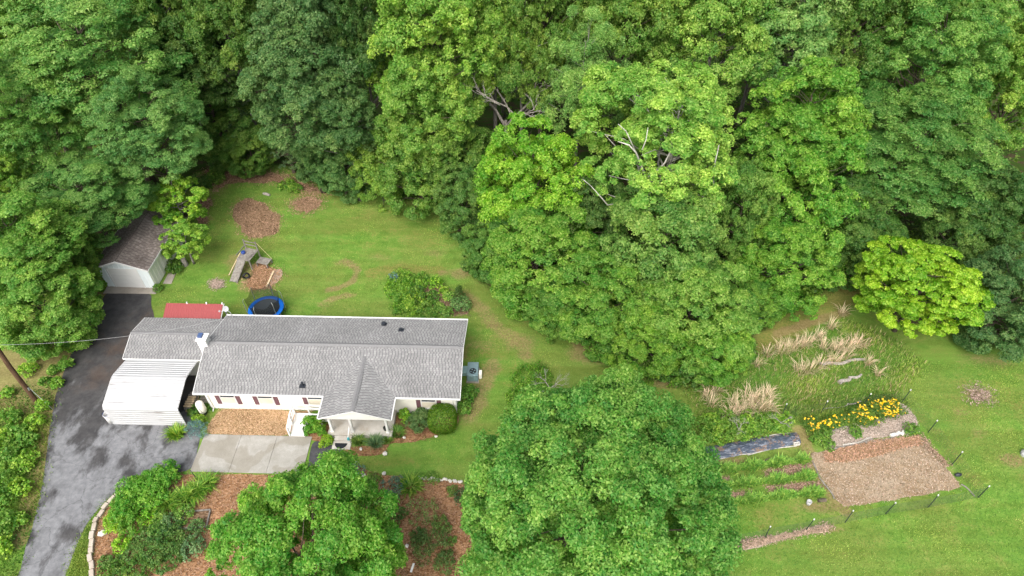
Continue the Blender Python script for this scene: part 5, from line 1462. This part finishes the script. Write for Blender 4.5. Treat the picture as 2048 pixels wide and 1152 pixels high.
# low growth on the forest floor
def undergrowth():
    rng = np.random.default_rng(55); F = np.array(FOREST); F2 = F.copy(); F2[:, 0] = np.clip(F2[:, 0], -62, 62); F2[:, 1] = np.clip(F2[:, 1], 0, 98)
    c2 = sample_poly(F2, 2600, rng); C = np.column_stack([c2, rng.uniform(.2, 1.6, len(c2))]); r = rng.uniform(.5, 1.3, len(C))
    P, N, lob = leaf_cloud(rng, C, r, np.array([0, 40, -60.]), 90000, .3, sub=5, flat=.7)
    P[:, 2] = np.abs(P[:, 2]) + .03
    o = obj('forest_undergrowth', flakes_mesh('forest_undergrowth', P, N, .32 * rng.uniform(.6, 1.3, len(P)), rng, .7, lob)); o.color = leafcol((.060, .135, .016)); o["kind"] = "stuff"
undergrowth()

# ------------------------------------------------------------------ shrubs and garden plants
def shrub(name, label, px, py, R, h, col, size=.13, n=None, seed=0, flat=.8, group=None, nl=16, lr=.5, aspect=.7, cat='shrub', z0=0.0, sub=7, var=.3, mat=None, loc=None):
    rng = np.random.default_rng(1000 + seed + int(px) * 7 + int(py)); c = loc or G(px, py)
    n = n or int(1150 * R * max(h, R) * (.14 / size) ** 1.3 + 150)
    C = lobes_in(rng, nl, R * .68, h * .42, h * .48, -.6, .2, var); r = R * lr * rng.uniform(.75, 1.25, nl)
    P, N, lob = leaf_cloud(rng, C, r, np.array([0, 0, h * .2]), n, size, sub=sub, flat=flat)
    P[:, 2] = np.where(P[:, 2] < .02, .02 + rng.random(len(P)) * .1, P[:, 2])
    sz_ = size * rng.uniform(.65, 1.3, len(P)); al = rng.normal(size=(len(P), 3)); asp = np.full((len(P), 1), aspect)
    # stems: long thin flakes from the root to every bough
    ln_ = np.linalg.norm(C, axis=1); P = np.concatenate([P, C * .5]); al = np.concatenate([al, C]); N = np.concatenate([N, norm(np.cross(C, rng.normal(size=C.shape)))])
    sz_ = np.concatenate([sz_, ln_]); asp = np.concatenate([asp, (.03 / np.maximum(ln_, .1))[:, None]]); lob = np.concatenate([lob, np.zeros(nl)])
    o = obj(name, flakes_mesh(name, P, N, sz_, rng, asp, lob, mat, along=al), None, (c[0], c[1], z0)); o.color = leafcol(col, 1.65)
    return tag(o, label, cat, group)

def blades_mesh(name, B, Hh, rng, width, lean, mat, curve=.5, dirs=None, grp=None):
    """arching grass or strap leaves: B base points, Hh lengths"""
    n = len(B); a = rng.random(n) * 6.283 if dirs is None else dirs
    D = np.stack([np.cos(a), np.sin(a), np.zeros(n)], 1); W = np.stack([-np.sin(a), np.cos(a), np.zeros(n)], 1)
    le = (lean * rng.uniform(.3, 1.3, n))[:, None]; H_ = Hh[:, None]; w = (width * rng.uniform(.7, 1.3, n))[:, None]
    m1 = B + D * H_ * le * .35 + UP * H_ * .55; t1 = B + D * H_ * le * 1.0 + UP * H_ * (1 - curve * le)
    V = np.stack([B - W * w * .4, B + W * w * .4, m1 - W * w * .5, m1 + W * w * .5, t1], 1)
    i = np.arange(n)[:, None] * 5
    q = np.concatenate([i, i + 1, i + 3, i + 2], 1); tr = np.concatenate([i + 2, i + 3, i + 4], 1)
    lv = rng.random(n); lb = rng.random(n) if grp is None else grp
    return mesh_np(name, V.reshape(-1, 3), q, tr, mats=[mat], attrs={'leaf': ('FACE', np.concatenate([lv, lv])), 'lobe': ('FACE', np.concatenate([lb, lb]))})

def clump(name, label, px, py, R, h, col, n=140, width=.035, lean=.7, group=None, cat='plant', seed=0, curve=.5, z0=0.0):
    rng = np.random.default_rng(2000 + seed + int(px * 3 + py)); c = G(px, py)
    rr = R * .45 * np.sqrt(rng.random(n)); a = rng.random(n) * 6.283; B = np.stack([rr * np.cos(a), rr * np.sin(a), np.zeros(n)], 1)
    o = obj(name, blades_mesh(name, B, h * rng.uniform(.6, 1.15, n), rng, width, lean, M['blade'], curve, a + rng.normal(0, .5, n)), None, (c[0], c[1], z0)); o.color = leafcol(col, 1.25) if cat != 'dry grass' else (*col, 1)
    return tag(o, label, cat, group)

hp = lambda x, y: house_pt(x, y)
# by the house front
shrub('round_shrub', 'round bright green shrub between ramp and porch', 632, 868, .78, 1.45, (.075, .200, .012), .10, 4500, 1, loc=hp(8.25, -1.25))
shrub('low_shrub', 'low yellow-green shrub left of the porch step', 657, 880, .48, .40, (.20, .255, .012), .08, 900, 2, loc=hp(9.1, -2.15))
shrub('upright_shrub', 'narrow bright shrub right of the porch', 813, 845, .42, 1.5, (.105, .235, .012), .10, 1800, 3, loc=hp(14.25, -.35))
shrub('mixed_shrub', 'dull green shrub with reddish tips between two brighter shrubs', 846, 858, .95, 1.35, (.085, .125, .035), .10, 4500, 4, var=.5, loc=hp(15.3, -.75))
# clipped ball
def ball(label, loc, R, h, col):
    rng = np.random.default_rng(31); n = 11000; d = norm(rng.normal(size=(n, 3))); d = d[d[:, 2] > -.75]; n = len(d)
    sq = (np.abs(d) ** 3).sum(1) ** (-1 / 3); P = d * sq[:, None] * np.array([R, R, h / 2]) * rng.uniform(.9, 1.015, n)[:, None] + np.array([0, 0, h / 2])
    N = norm(d + rng.normal(0, .35, (n, 3))); o = obj('clipped_shrub', flakes_mesh('clipped_shrub', P, N, .075 * rng.uniform(.7, 1.3, n), rng, .7), None, loc); o.color = leafcol(col, 1.4); tag(o, label, 'shrub')
ball('clipped ball-shaped shrub at the right front corner of the house', hp(16.85, -.62), .98, 1.75, (.070, .165, .010))
clump('strap_leaf_plant', 'strap-leaved clump just right of the porch step', 718, 886, .55, .7, (.085, .17, .03), 160)
clump('strap_leaf_plant', 'blue-green strap-leaved clump below the porch middle', 752, 889, .75, .75, (.075, .155, .065), 260)
clump('grass_clump', 'soft grass clump below the right porch corner', 796, 868, .8, .6, (.085, .19, .03), 260)
clump('grass_clump', 'small grass clump between the porch plants and lawn', 776, 882, .5, .45, (.10, .20, .03), 120)
shrub('leafy_weeds', 'leafy weeds along the gable wall below the heat pump', 933, 785, .75, .9, (.055, .145, .016), .12, 1500, 6, loc=hp(18.35, 1.7))
shrub('leafy_weeds', 'bright leafy weeds at the right wall corner', 925, 800, .55, .6, (.075, .18, .02), .12, 700, 7, loc=hp(18.2, .75))
shrub('low_green_growth', 'patch of bright green growth on the lawn behind the big maple', 1065, 768, 1.5, .5, (.070, .175, .014), .12, 2200, 8)
shrub('low_green_growth', 'smaller green patch left of the bare grey bush', 1040, 800, 1.0, .45, (.075, .18, .016), .12, 1200, 9)
# carport end
clump('strap_leaf_plant', 'bright strap-leaved clump at the carport corner', 355, 872, .85, .85, (.115, .245, .016), 300, .04)
shrub('lavender_bush', 'grey-blue lavender bush left of the mulch under the windows', 398, 864, .72, .8, (.135, .165, .165), .09, 1800, 10, aspect=.3)
shrub('leafy_weeds', 'yellow-green weeds between carport and house corner', 400, 845, .5, .6, (.115, .225, .02), .12, 700, 11)
shrub('leafy_weeds', 'green weeds in the gap beside the carport', 393, 828, .55, .6, (.065, .15, .02), .12, 800, 12)
shrub('leafy_weeds', 'low weeds below the house downspout', 412, 822, .45, .5, (.07, .16, .02), .11, 500, 13)
# front bed, left
fern = [(330, 968, .95), (302, 978, 1.0), (275, 990, 1.0), (318, 995, .9), (288, 1012, .95), (258, 1010, .9), (345, 958, .8), (262, 1030, .85)]
for k, (px, py, R) in enumerate(fern):
    shrub('fern_shrub', ['tall fern-like plant in the front bed, furthest right of the mass by the concrete', 'fern-like plant at the top of the front bed mass', 'fern-like plant nearest the drive corner', 'fern-like plant in the middle of the bright mass', 'fern-like plant at the lower middle of the bright mass', 'fern-like plant at the left of the bright mass', 'fern-like plant at the upper right tip of the mass', 'fern-like plant low at the left of the mass'][k],
          px, py, R, 1.15, (.070, .205, .018), .13, 2300, 30 + k, group='fern-like plants of the front bed', aspect=.45, cat='plant')
for k, (px, py, R, h, col, lab) in enumerate([(238, 1050, .8, .8, (.12, .26, .014), 'bright lime plant at the left tip of the front bed'), (300, 1037, .62, .6, (.10, .25, .012), 'rounded lime green mound in the front bed'), (247, 1093, .6, .55, (.115, .26, .010), 'flat lime mound beside the edging blocks'),
        (268, 1058, .8, .8, (.075, .19, .016), 'green leafy plant between lime mounds'), (322, 1042, .5, .55, (.095, .20, .03), 'soft pale green mound right of the lime one'), (345, 1052, .7, .5, (.06, .13, .045), 'grey-green mound in the front bed'), (300, 1080, .9, .35, (.055, .125, .025), 'low dark ground cover in the front bed'),
        (355, 1085, 1.0, .7, (.050, .12, .022), 'dark green shrub left of the front maple'), (340, 1120, .9, .6, (.055, .13, .024), 'dark green shrub near the bottom edge left of the maple'), (280, 1140, .9, .4, (.06, .14, .02), 'ground cover with orange blooms at the bottom edge'), (240, 1135, .6, .3, (.065, .15, .02), 'small low plant at the bottom left of the front bed'), (385, 1100, .8, .6, (.07, .15, .06), 'silvery green plant under the front maple'), (225, 1150, .7, .35, (.06, .14, .02), 'low plant near the bottom edging blocks')]):
    shrub('bed_plant', lab, px, py, R, h, col, .11, None, 50 + k, cat='plant')
for k, (px, py, R, lab) in enumerate([(412, 975, 1.1, 'big strap-leaved lily left of the front maple top'), (340, 1012, .8, 'strap-leaved lily below the fern mass'), (372, 1000, .8, 'strap-leaved lily between fern mass and maple'), (395, 990, .7, 'strap-leaved lily near the thin stake'), (822, 975, 1.0, 'large strap-leaved lily in the right part of the front bed')]):
    clump('daylily', lab, px, py, R, .95, (.095, .215, .02), 260, .045, .85, 'daylilies of the front bed')
# front bed, right
for k, (px, py, R, h, col, lab, sz_) in enumerate([(709, 950, .75, .8, (.115, .150, .125), 'blue-grey shrub at the head of the front bed', .09), (668, 948, .6, .6, (.12, .215, .02), 'yellow-green plant above the front maple', .10), (750, 960, .45, .5, (.075, .165, .025), 'small leafy plant below the white stones', .10),
        (790, 980, .85, .7, (.085, .115, .085), 'purplish grey shrub beside the large lily', .09), (758, 1003, .7, .6, (.065, .165, .02), 'green shrub in the middle of the right mulch', .11), (804, 1028, .4, .6, (.045, .11, .02), 'small dark shrub in the right mulch', .10), (845, 1030, 1.1, .9, (.110, .165, .045), 'loose airy shrub with reddish stems in the right mulch', .09),
        (863, 1100, 1.15, 1.1, (.060, .105, .028), 'large dull green shrub at the right side of the front bed', .10), (930, 1003, .7, .9, (.045, .085, .03), 'dark shrub under the left side of the big maple', .11), (905, 1083, .3, .3, (.07, .16, .03), 'tiny green plant left of the big maple', .08), (835, 965, .6, .4, (.09, .18, .03), 'low spread of leaves at the lawn edge', .09), (865, 960, .5, .3, (.09, .17, .03), 'thin weeds along the stone row', .08)]):
    shrub('bed_shrub', lab, px, py, R, h, col, sz_, int(900 * R * R + 250) if 'airy' not in lab else 700, 80 + k, var=.5)
for k, (px, py, R, h, col, lab, sz_) in enumerate([(735, 985, .5, .4, (.07, .15, .025), 'low leafy plant at the right flank of the front maple', .10), (780, 1050, .6, .4, (.065, .13, .03), 'low dull plant below the small dark shrub', .10), (880, 1055, .7, .6, (.07, .14, .03), 'green plant between airy shrub and big maple', .10), (840, 1075, .6, .5, (.055, .11, .025), 'dull plant just above the large dull shrub', .10), (890, 1130, .8, .7, (.06, .12, .03), 'dull shrub near the bottom edge left of the big maple', .10),
        (905, 985, .45, .3, (.075, .15, .03), 'small low plant under the stone row', .09), (370, 1030, .7, .5, (.085, .19, .03), 'green plant beside the timber planter', .11), (320, 1065, .7, .5, (.08, .18, .03), 'soft green plant below the pale mound', .11), (265, 1110, .7, .35, (.06, .14, .03), 'low ground cover left of the silvery plant', .10), (395, 1060, .6, .5, (.065, .14, .04), 'grey-green plant between planter and maple', .11), (215, 1125, .5, .3, (.07, .15, .03), 'thin ground cover beside the lowest edging blocks', .10), (310, 1105, 1.0, .4, (.065, .15, .03), 'spreading ground cover in the lower front bed', .10)]):
    shrub('bed_plant', lab, px, py, R, h, col, sz_, int(1000 * R * R + 250), 400 + k, cat='plant', var=.5)
# verge on the left of the drive
vg = [(150, 700, .7), (135, 735, .7), (60, 745, .8), (95, 770, .6), (120, 770, .6), (40, 880, 1.1), (75, 850, .8), (20, 920, 1.3), (55, 930, 1.0), (10, 980, 1.4), (45, 985, .9), (15, 1060, 1.2), (45, 1045, .7), (5, 1010, 1.2), (-15, 900, 1.5), (60, 890, .9), (90, 815, .6), (30, 840, .9), (10, 1100, .9), (110, 745, .5), (20, 790, .6), (130, 700, .6), (70, 720, .6)]
VGL = ['leafy shrub beside the drive under the service wire', 'leafy shrub at the drive edge level with the wing roof', 'leafy shrub left of the pole top third', 'small shrub just right of the utility pole', 'small shrub between utility pole and drive', 'large shrub below the utility pole foot',
       'shrub at the drive edge below the guy wire', 'large shrub at the left edge level with the carport front', 'shrub beside the widest part of the drive', 'biggest shrub at the left edge level with the concrete pad', 'shrub near the drive level with the front bed', 'large shrub at the left edge level with the edging blocks',
       'small shrub at the outer bend of the drive', 'shrub at the left edge just below the biggest one', 'shrub cut by the left edge level with the carport', 'shrub by the drive level with the white barrel', 'small shrub at the foot of the guy wire', 'shrub at the left edge below the pole', 'lowest shrub at the left edge near the bottom corner',
       'tiny shrub at the drive edge left of the carport', 'small shrub left of the pole foot', 'small shrub under the tree crossed by the wire', 'small shrub left of the pole below that tree']
for k, (px, py, R) in enumerate(vg):
    R *= .8
    shrub('verge_shrub', VGL[k], px, py, R, R * .95 + .2, [(.11, .235, .022), (.09, .205, .026), (.13, .25, .022), (.08, .185, .025)][k % 4], .15, int(800 * R * R + 300), 120 + k, group='shrubs along the left verge', var=.5)
shrub('verge_shrub', 'bright leafy shrub at the left garage corner', 178, 590, 1.5, 2.2, (.085, .19, .018), .18, 2600, 170, var=.4)
shrub('verge_shrub', 'yellow-green shrub below the garage corner by the drive', 165, 622, .9, 1.2, (.10, .205, .02), .17, 1200, 171)
shrub('verge_shrub', 'dark weeds below the stump near the side door slab', 352, 540, .8, .6, (.05, .12, .016), .13, 900, 172)
shrub('verge_shrub', 'weeds at the right foot of the garage front', 318, 580, .4, .5, (.07, .16, .02), .12, 400, 173)
shrub('verge_shrub', 'dark weedy growth left of the brush patch', 395, 375, 1.2, .8, (.045, .11, .018), .18, 1400, 174)
shrub('verge_shrub', 'leafy weeds above the brush patch', 430, 362, 1.1, .6, (.06, .14, .018), .17, 1200, 175)
for k, (px, py, R, col, lab) in enumerate([(575, 375, .9, (.085, .19, .02), 'bright weeds on the leaf-strewn lawn edge, left patch'), (590, 382, .7, (.09, .19, .02), 'bright weeds on the leaf-strewn lawn edge, right patch'), (655, 372, .9, (.07, .155, .02), 'dark leafy bush right of the leaf patch'), (435, 345, .8, (.06, .14, .02), 'weeds in the brown leaf border')]):
    shrub('lawn_weeds', lab, px, py, R, .5, col, .16, 700, 180 + k, cat='weeds')
# island bed behind the house
isl = [(804, 560, 1.0, .5, (.080, .190, .018)), (795, 580, 1.1, .5, (.085, .195, .016)), (815, 590, 1.1, .6, (.080, .185, .016)), (830, 610, 1.3, .6, (.085, .19, .016)), (805, 615, 1.0, .5, (.07, .17, .016)), (833, 596, .8, .8, (.05, .125, .02)), (841, 577, .55, .7, (.09, .21, .02)), (872, 574, .7, 1.0, (.095, .225, .014)), (888, 588, .4, .7, (.12, .22, .02)), (900, 600, .6, .8, (.105, .215, .03)), (922, 616, .9, .8, (.07, .155, .045)), (862, 600, .8, .4, (.06, .14, .02)), (880, 622, .5, .6, (.09, .19, .03)), (860, 625, 1.0, .4, (.06, .145, .02)), (895, 628, .5, .5, (.085, .18, .03)), (845, 560, .6, .3, (.08, .18, .02))]
ISL = ['top left green plant of the island bed behind the house', 'left edge plant of the island bed', 'green plant in the left middle of the island bed', 'wide green plant of the island bed nearest the roof', 'low plant at the lower left of the island bed', 'dark green plant in the centre of the island bed',
       'yellow-green sprig at the top left of the brush in the island bed', 'brightest bush at the top of the island bed', 'thin yellow-green sprig right of the brightest bush', 'pale bush left of the dwarf evergreen', 'grey-green bush below the dwarf evergreen', 'low dark plant in the middle of the island brush',
       'sprig near the roof edge right of centre in the island bed', 'low growth along the roof edge of the island bed', 'small plant near the right roof end of the island bed', 'low weeds at the upper edge of the island bed']
for k, (px, py, R, h, col) in enumerate(isl):
    shrub('island_plant', ISL[k], px, py, R, h, col, .13, int(900 * R * R + 250), 200 + k, group='plants of the island bed', cat='plant')
shrub('dwarf_conifer', 'small dark cone-shaped evergreen in the island bed', 919, 600, .55, 1.6, (.045, .095, .018), .10, 1800, 230, aspect=.3)
shrub('purple_flower_clump', 'clump with bluish flower spikes at the island bed tip', 788, 560, .45, .7, (.10, .15, .15), .09, 400, 231, cat='plant')
# weeds bed left of the yellow flowers, meadow edges
WCL = ['weeds above the left part of the black plastic, beside the maple', 'weeds above the black plastic left of the upright sapling', 'weeds above the black plastic right of the upright sapling', 'weeds above the middle of the black plastic', 'weeds left of the leaning sapling', 'weeds at the foot of the tan grass heap, left', 'weeds at the foot of the tan grass heap, right', 'small weeds touching the plastic edge',
       'weeds right of the leaning sapling', 'small weeds at the right end of the black plastic', 'weeds beside the maple at the tan grass heap', 'weeds half behind the right side of the maple']
for k, (px, py, R) in enumerate([(1435, 870, .9), (1460, 862, .9), (1490, 858, 1.0), (1520, 855, .9), (1545, 850, .8), (1450, 845, .8), (1500, 842, .8), (1480, 872, .6), (1570, 845, .6), (1565, 862, .5), (1420, 850, .9), (1400, 865, 1.0)]):
    shrub('weed_clump', WCL[k], px, py, R, .6, [(.10, .215, .02), (.085, .185, .024)][k % 2], .13, int(1000 * R * R + 200), 240 + k, group='weeds above the black plastic', cat='weeds')
shrub('white_blossom_shrub', 'shrub with pale blossom at the foot of the mown track', 1503, 640, .9, 1.8, (.42, .43, .34), .20, 700, 260, aspect=.5)
EBL = ['bush at the upper side of the mown track, left', 'bush at the upper side of the mown track, middle', 'bush where the mown track enters the wood', 'bush left of the lime tree at the end of the track', 'bush at the tip of the wood above the big maple', 'bush at the tip of the wood right of the maple top', 'bush at the meadow side of the wood below the white blossom', 'bush at the lower meadow side of the wood',
       'bush at the tip of the wood left of the pale weed', 'bush above the bare strip behind the maple', 'bush at the wood edge right of the house roof', 'bush at the wood edge right of the island bed', 'bush at the right lawn edge', 'bush at the upper right lawn edge', 'bush at the top lawn edge under the green overhang', 'bush at the top lawn edge left of the overhang']
for k, (px, py) in enumerate([(1560, 600), (1590, 615), (1640, 575), (1690, 560), (1345, 755), (1380, 760), (1480, 715), (1465, 745), (1310, 740), (1250, 722), (1090, 650), (960, 545), (900, 425), (870, 405), (795, 388), (720, 378)]):
    shrub('edge_bush', EBL[k], px, py, 1.1 + .4 * (k % 3) / 2, 1.2 + .5 * (k % 2), [(.058, .14, .018), (.07, .165, .018), (.05, .12, .02)][k % 3], .2, 1500, 270 + k, group='bushes at the foot of the wood')
shrub('leafy_weeds', 'pale leafy weed on the bare track above the big maple', 1333, 758, .4, .4, (.14, .20, .09), .16, 200, 300, cat='weeds')

# yellow flower bed
def flower_bed():
    rng = np.random.default_rng(61)
    pieces = [([(745, 260), (800, 240), (850, 265), (830, 310), (790, 320)], 'yellow-flowering plants at the left end of the flower bed', 45), ([(850, 270), (930, 235), (960, 260), (900, 300)], 'yellow-flowering plants left of the middle of the flower bed', 55), ([(960, 240), (1080, 200), (1090, 225), (1000, 260)], 'mostly green flowering plants in the middle of the flower bed', 10), ([(1080, 165), (1150, 150), (1190, 215), (1240, 250), (1170, 265), (1100, 225)], 'dense yellow flowers right of the middle of the flower bed', 95), ([(1200, 130), (1290, 100), (1370, 90), (1380, 130), (1440, 185), (1390, 200), (1300, 215), (1240, 160)], 'widest mass of yellow flowers at the right end of the bed', 150)]
    for k, (L_, lab, nf) in enumerate(pieces):
        poly = np.array(C8(L_)); c = poly.mean(0); e = empty('flowering_plant', (c[0], c[1], 0), 0, lab, 'flowers', 'yellow flower bed')
        pl = poly - c; n = int(900 + nf * 22); B2 = sample_poly(pl, n // 7, rng, .35); C = np.column_stack([B2, rng.uniform(.2, .5, len(B2))])
        P, N, lob = leaf_cloud(rng, C, np.full(len(C), .22), np.array([0, 0, -3.]), n, .12, sub=4)
        P[:, 2] = np.abs(P[:, 2]) + .03
        o = obj('foliage', flakes_mesh('foliage', P, N, .13 * rng.uniform(.6, 1.3, len(P)), rng, .5, lob), e); o.color = leafcol((.075, .165, .022), 1.3)
        F2 = sample_poly(pl, int(nf * 1.15), rng, .35); V, Q, lv = [], [], []
        for x, y in F2:
            z = rng.uniform(.38, .75); r = rng.uniform(.05, .088); t0 = rng.random() * 6; nn = norm(np.array([rng.normal(0, .35), rng.normal(-.1, .35), 1])); u = norm(np.cross(nn, [0, 1, .1])); w = np.cross(nn, u)
            for p in range(6):
                a = t0 + p * 1.047; d = u * math.cos(a) + w * math.sin(a); s = u * -math.sin(a) + w * math.cos(a); b = len(V); o3 = np.array([x, y, z])
                V += [o3, o3 + d * r * .6 + s * r * .35, o3 + d * r + nn * .01, o3 + d * r * .6 - s * r * .35]; Q.append((b, b + 1, b + 2, b + 3)); lv.append(rng.random())
        o = obj('blossoms', mesh_np('blossoms', np.array(V), np.array(Q), mats=[M['petal']], attrs={'leaf': ('FACE', lv), 'lobe': ('FACE', lv)}), e); o.color = (.85, .52, .004, 1); o["kind"] = "stuff"
flower_bed()
for px, py, lab in ((1655, 893, 'green weeds at the left end of the straw bed, near the pole'), (1630, 882, 'tall weeds left of the straw bed'), (1710, 868, 'small weed in the middle of the straw bed'), (1820, 862, 'weeds at the right end of the straw bed'), (1648, 872, 'weeds between yellow flowers and straw bed')):
    shrub('bed_weeds', lab, px, py, .5, .45, (.075, .17, .022), .11, 500, 320 + int(px), cat='weeds')

# three crop rows
for k, (pa, pb2, lab) in enumerate((((150, 580), (765, 505), 'top row of tall green crop left of the tilled plot'), ((110, 700), (815, 622), 'middle row of tall green crop left of the tilled plot'), ((180, 815), (890, 735), 'bottom row of tall green crop left of the tilled plot'))):
    rng = np.random.default_rng(400 + k); a, b = np.array(G(*c8(*pa))), np.array(G(*c8(*pb2))); n = 4200; f = rng.random(n); d = norm(b - a); p_ = np.array([-d[1], d[0], 0])
    lump = .75 + .25 * np.sin(f * 21 + k) + .1 * np.sin(f * 57)
    B = (b - a) * (f - .5)[:, None] + p_ * (rng.normal(0, .14, n) * lump)[:, None]; c = (a + b) / 2
    o = obj('crop_row', blades_mesh('crop_row', B, .62 * lump * rng.uniform(.6, 1.2, n), rng, .035, .55, M['blade'], .45), None, tuple(c)); o.color = (.19, .38, .055, 1); tag(o, lab, 'crop row', 'crop rows')

# dry tan grass clumps
c7 = lambda x, y: (1360 + x / 2.087, 600 + y / 2.087)
dg = [(360, 232, .5), (420, 222, .7), (455, 212, .8), (495, 195, .8), (530, 185, .8), (570, 160, .6), (600, 205, .6), (625, 120, .5), (645, 212, .7), (690, 205, .8), (725, 195, .8), (755, 190, .5), (500, 305, .8), (540, 298, .8), (585, 278, .6), (640, 262, .7), (690, 240, .6), (275, 470, .9), (310, 445, 1.1), (345, 430, 1.1), (240, 480, .8), (290, 420, 1.0), (325, 470, .9), (200, 490, .7), (130, 440, .6), (110, 405, .5), (370, 460, .6), (320, 275, .4), (780, 268, .4), (822, 315, .3), (672, 62, .5), (150, 390, .5), (365, 400, .5), (225, 440, .7)]
for k, (x, y, R) in enumerate(dg):
    far = y < 330
    clump('dry_grass', 'tan dry grass tuft in the meadow above the fallen grey logs' if far else 'tan dry grass tuft in the brown heap left of the garden fence', *c7(x, y), R * 1.1, .85 + .5 * R, (.54, .45, .28), int((46 if far else 40) * R + (24 if far else 20)), .030, .7, 'dry grass tufts of the upper meadow' if far else 'dry grass tufts of the lower meadow', 'dry grass', 500 + k)

# meadow and lawn grass: far too many blades to count
def grass(name, poly, n, h, col, seed, width=.03, lean=.5, avoid=()):
    rng = np.random.default_rng(seed); P2 = sample_poly(poly, n, rng, .6); keep = np.ones(n, bool)
    for a in avoid: keep &= poly_dist(P2, a) < .03
    P2 = P2[keep]; n = len(P2)
    den = np.sin(P2[:, 0] * .9 + 1.3 * np.sin(P2[:, 1] * .7)) * np.sin(P2[:, 1] * .8 + seed) * .5 + .5
    o = obj(name, blades_mesh(name, np.column_stack([P2, np.zeros(n)]), h * rng.uniform(.4, 1.2, n) * (.6 + .5 * den), rng, width, lean, M['blade'], .5, grp=np.clip(den + rng.normal(0, .15, n), 0, 1)))
    o.color = leafcol(col, 1.15) if col[0] < col[1] else (*col, 1); o["kind"] = "stuff"
MEADOW = GL([(1490, 715), (1560, 690), (1690, 640), (1790, 680), (1850, 730), (1800, 790), (1640, 812), (1560, 828), (1400, 845), (1380, 800), (1345, 765), (1460, 755)])
AV = [PLOT, STRAW]
grass('meadow_grass', MEADOW, 15000, .34, (.150, .235, .034), 71, .035)
grass('meadow_grass', C8([(200, 440), (740, 390), (1000, 850), (1890, 715), (1990, 770), (1400, 920), (700, 1000), (180, 1120), (150, 800)]), 6500, .12, (.110, .205, .024), 73, .03, avoid=AV)
grass('meadow_grass', C8([(600, 90), (900, 40), (1400, 20), (1500, 100), (1300, 110), (860, 210), (640, 220)]), 4000, .3, (.110, .200, .026), 74, .03)
grass('dry_meadow_stalks', MEADOW, 2600, .55, (.40, .32, .16), 72, .022, .45)
VERGE = GL([(110, 790), (96, 870), (84, 985), (36, 1155), (-40, 1160), (-40, 800), (60, 770)])
grass('verge_grass', VERGE, 9000, .3, (.085, .18, .020), 75, .035)
VERGE2 = GL([(345, 946), (262, 966), (230, 988), (200, 1020), (176, 1052), (155, 1095), (134, 1160), (180, 1160), (178, 1090), (190, 1040), (236, 985), (290, 953)])
grass('verge_grass', VERGE2, 5000, .12, (.10, .19, .024), 76, .03)
LAWN = GL([(430, 400), (480, 372), (600, 385), (800, 395), (900, 430), (950, 560), (1100, 680), (1300, 745), (1340, 800), (950, 960), (700, 940), (690, 905), (800, 880), (930, 860), (945, 700), (940, 640), (470, 632), (440, 620), (310, 610), (330, 570), (400, 520)])
LAV = [BED_RING, BED_PLAY, BED_LEAF, BED_SMALL]
grass('lawn_grass', LAWN, 45000, .085, (.108, .215, .034), 77, .035, .8, LAV)
LAWN2 = GL([(1840, 730), (2060, 730), (2120, 1000), (2060, 1180), (1400, 1180), (1450, 1110), (1660, 1066), (1960, 1005), (1905, 920), (1810, 800)])
grass('lawn_grass', LAWN2, 36000, .085, (.112, .226, .034), 78, .035, .8)
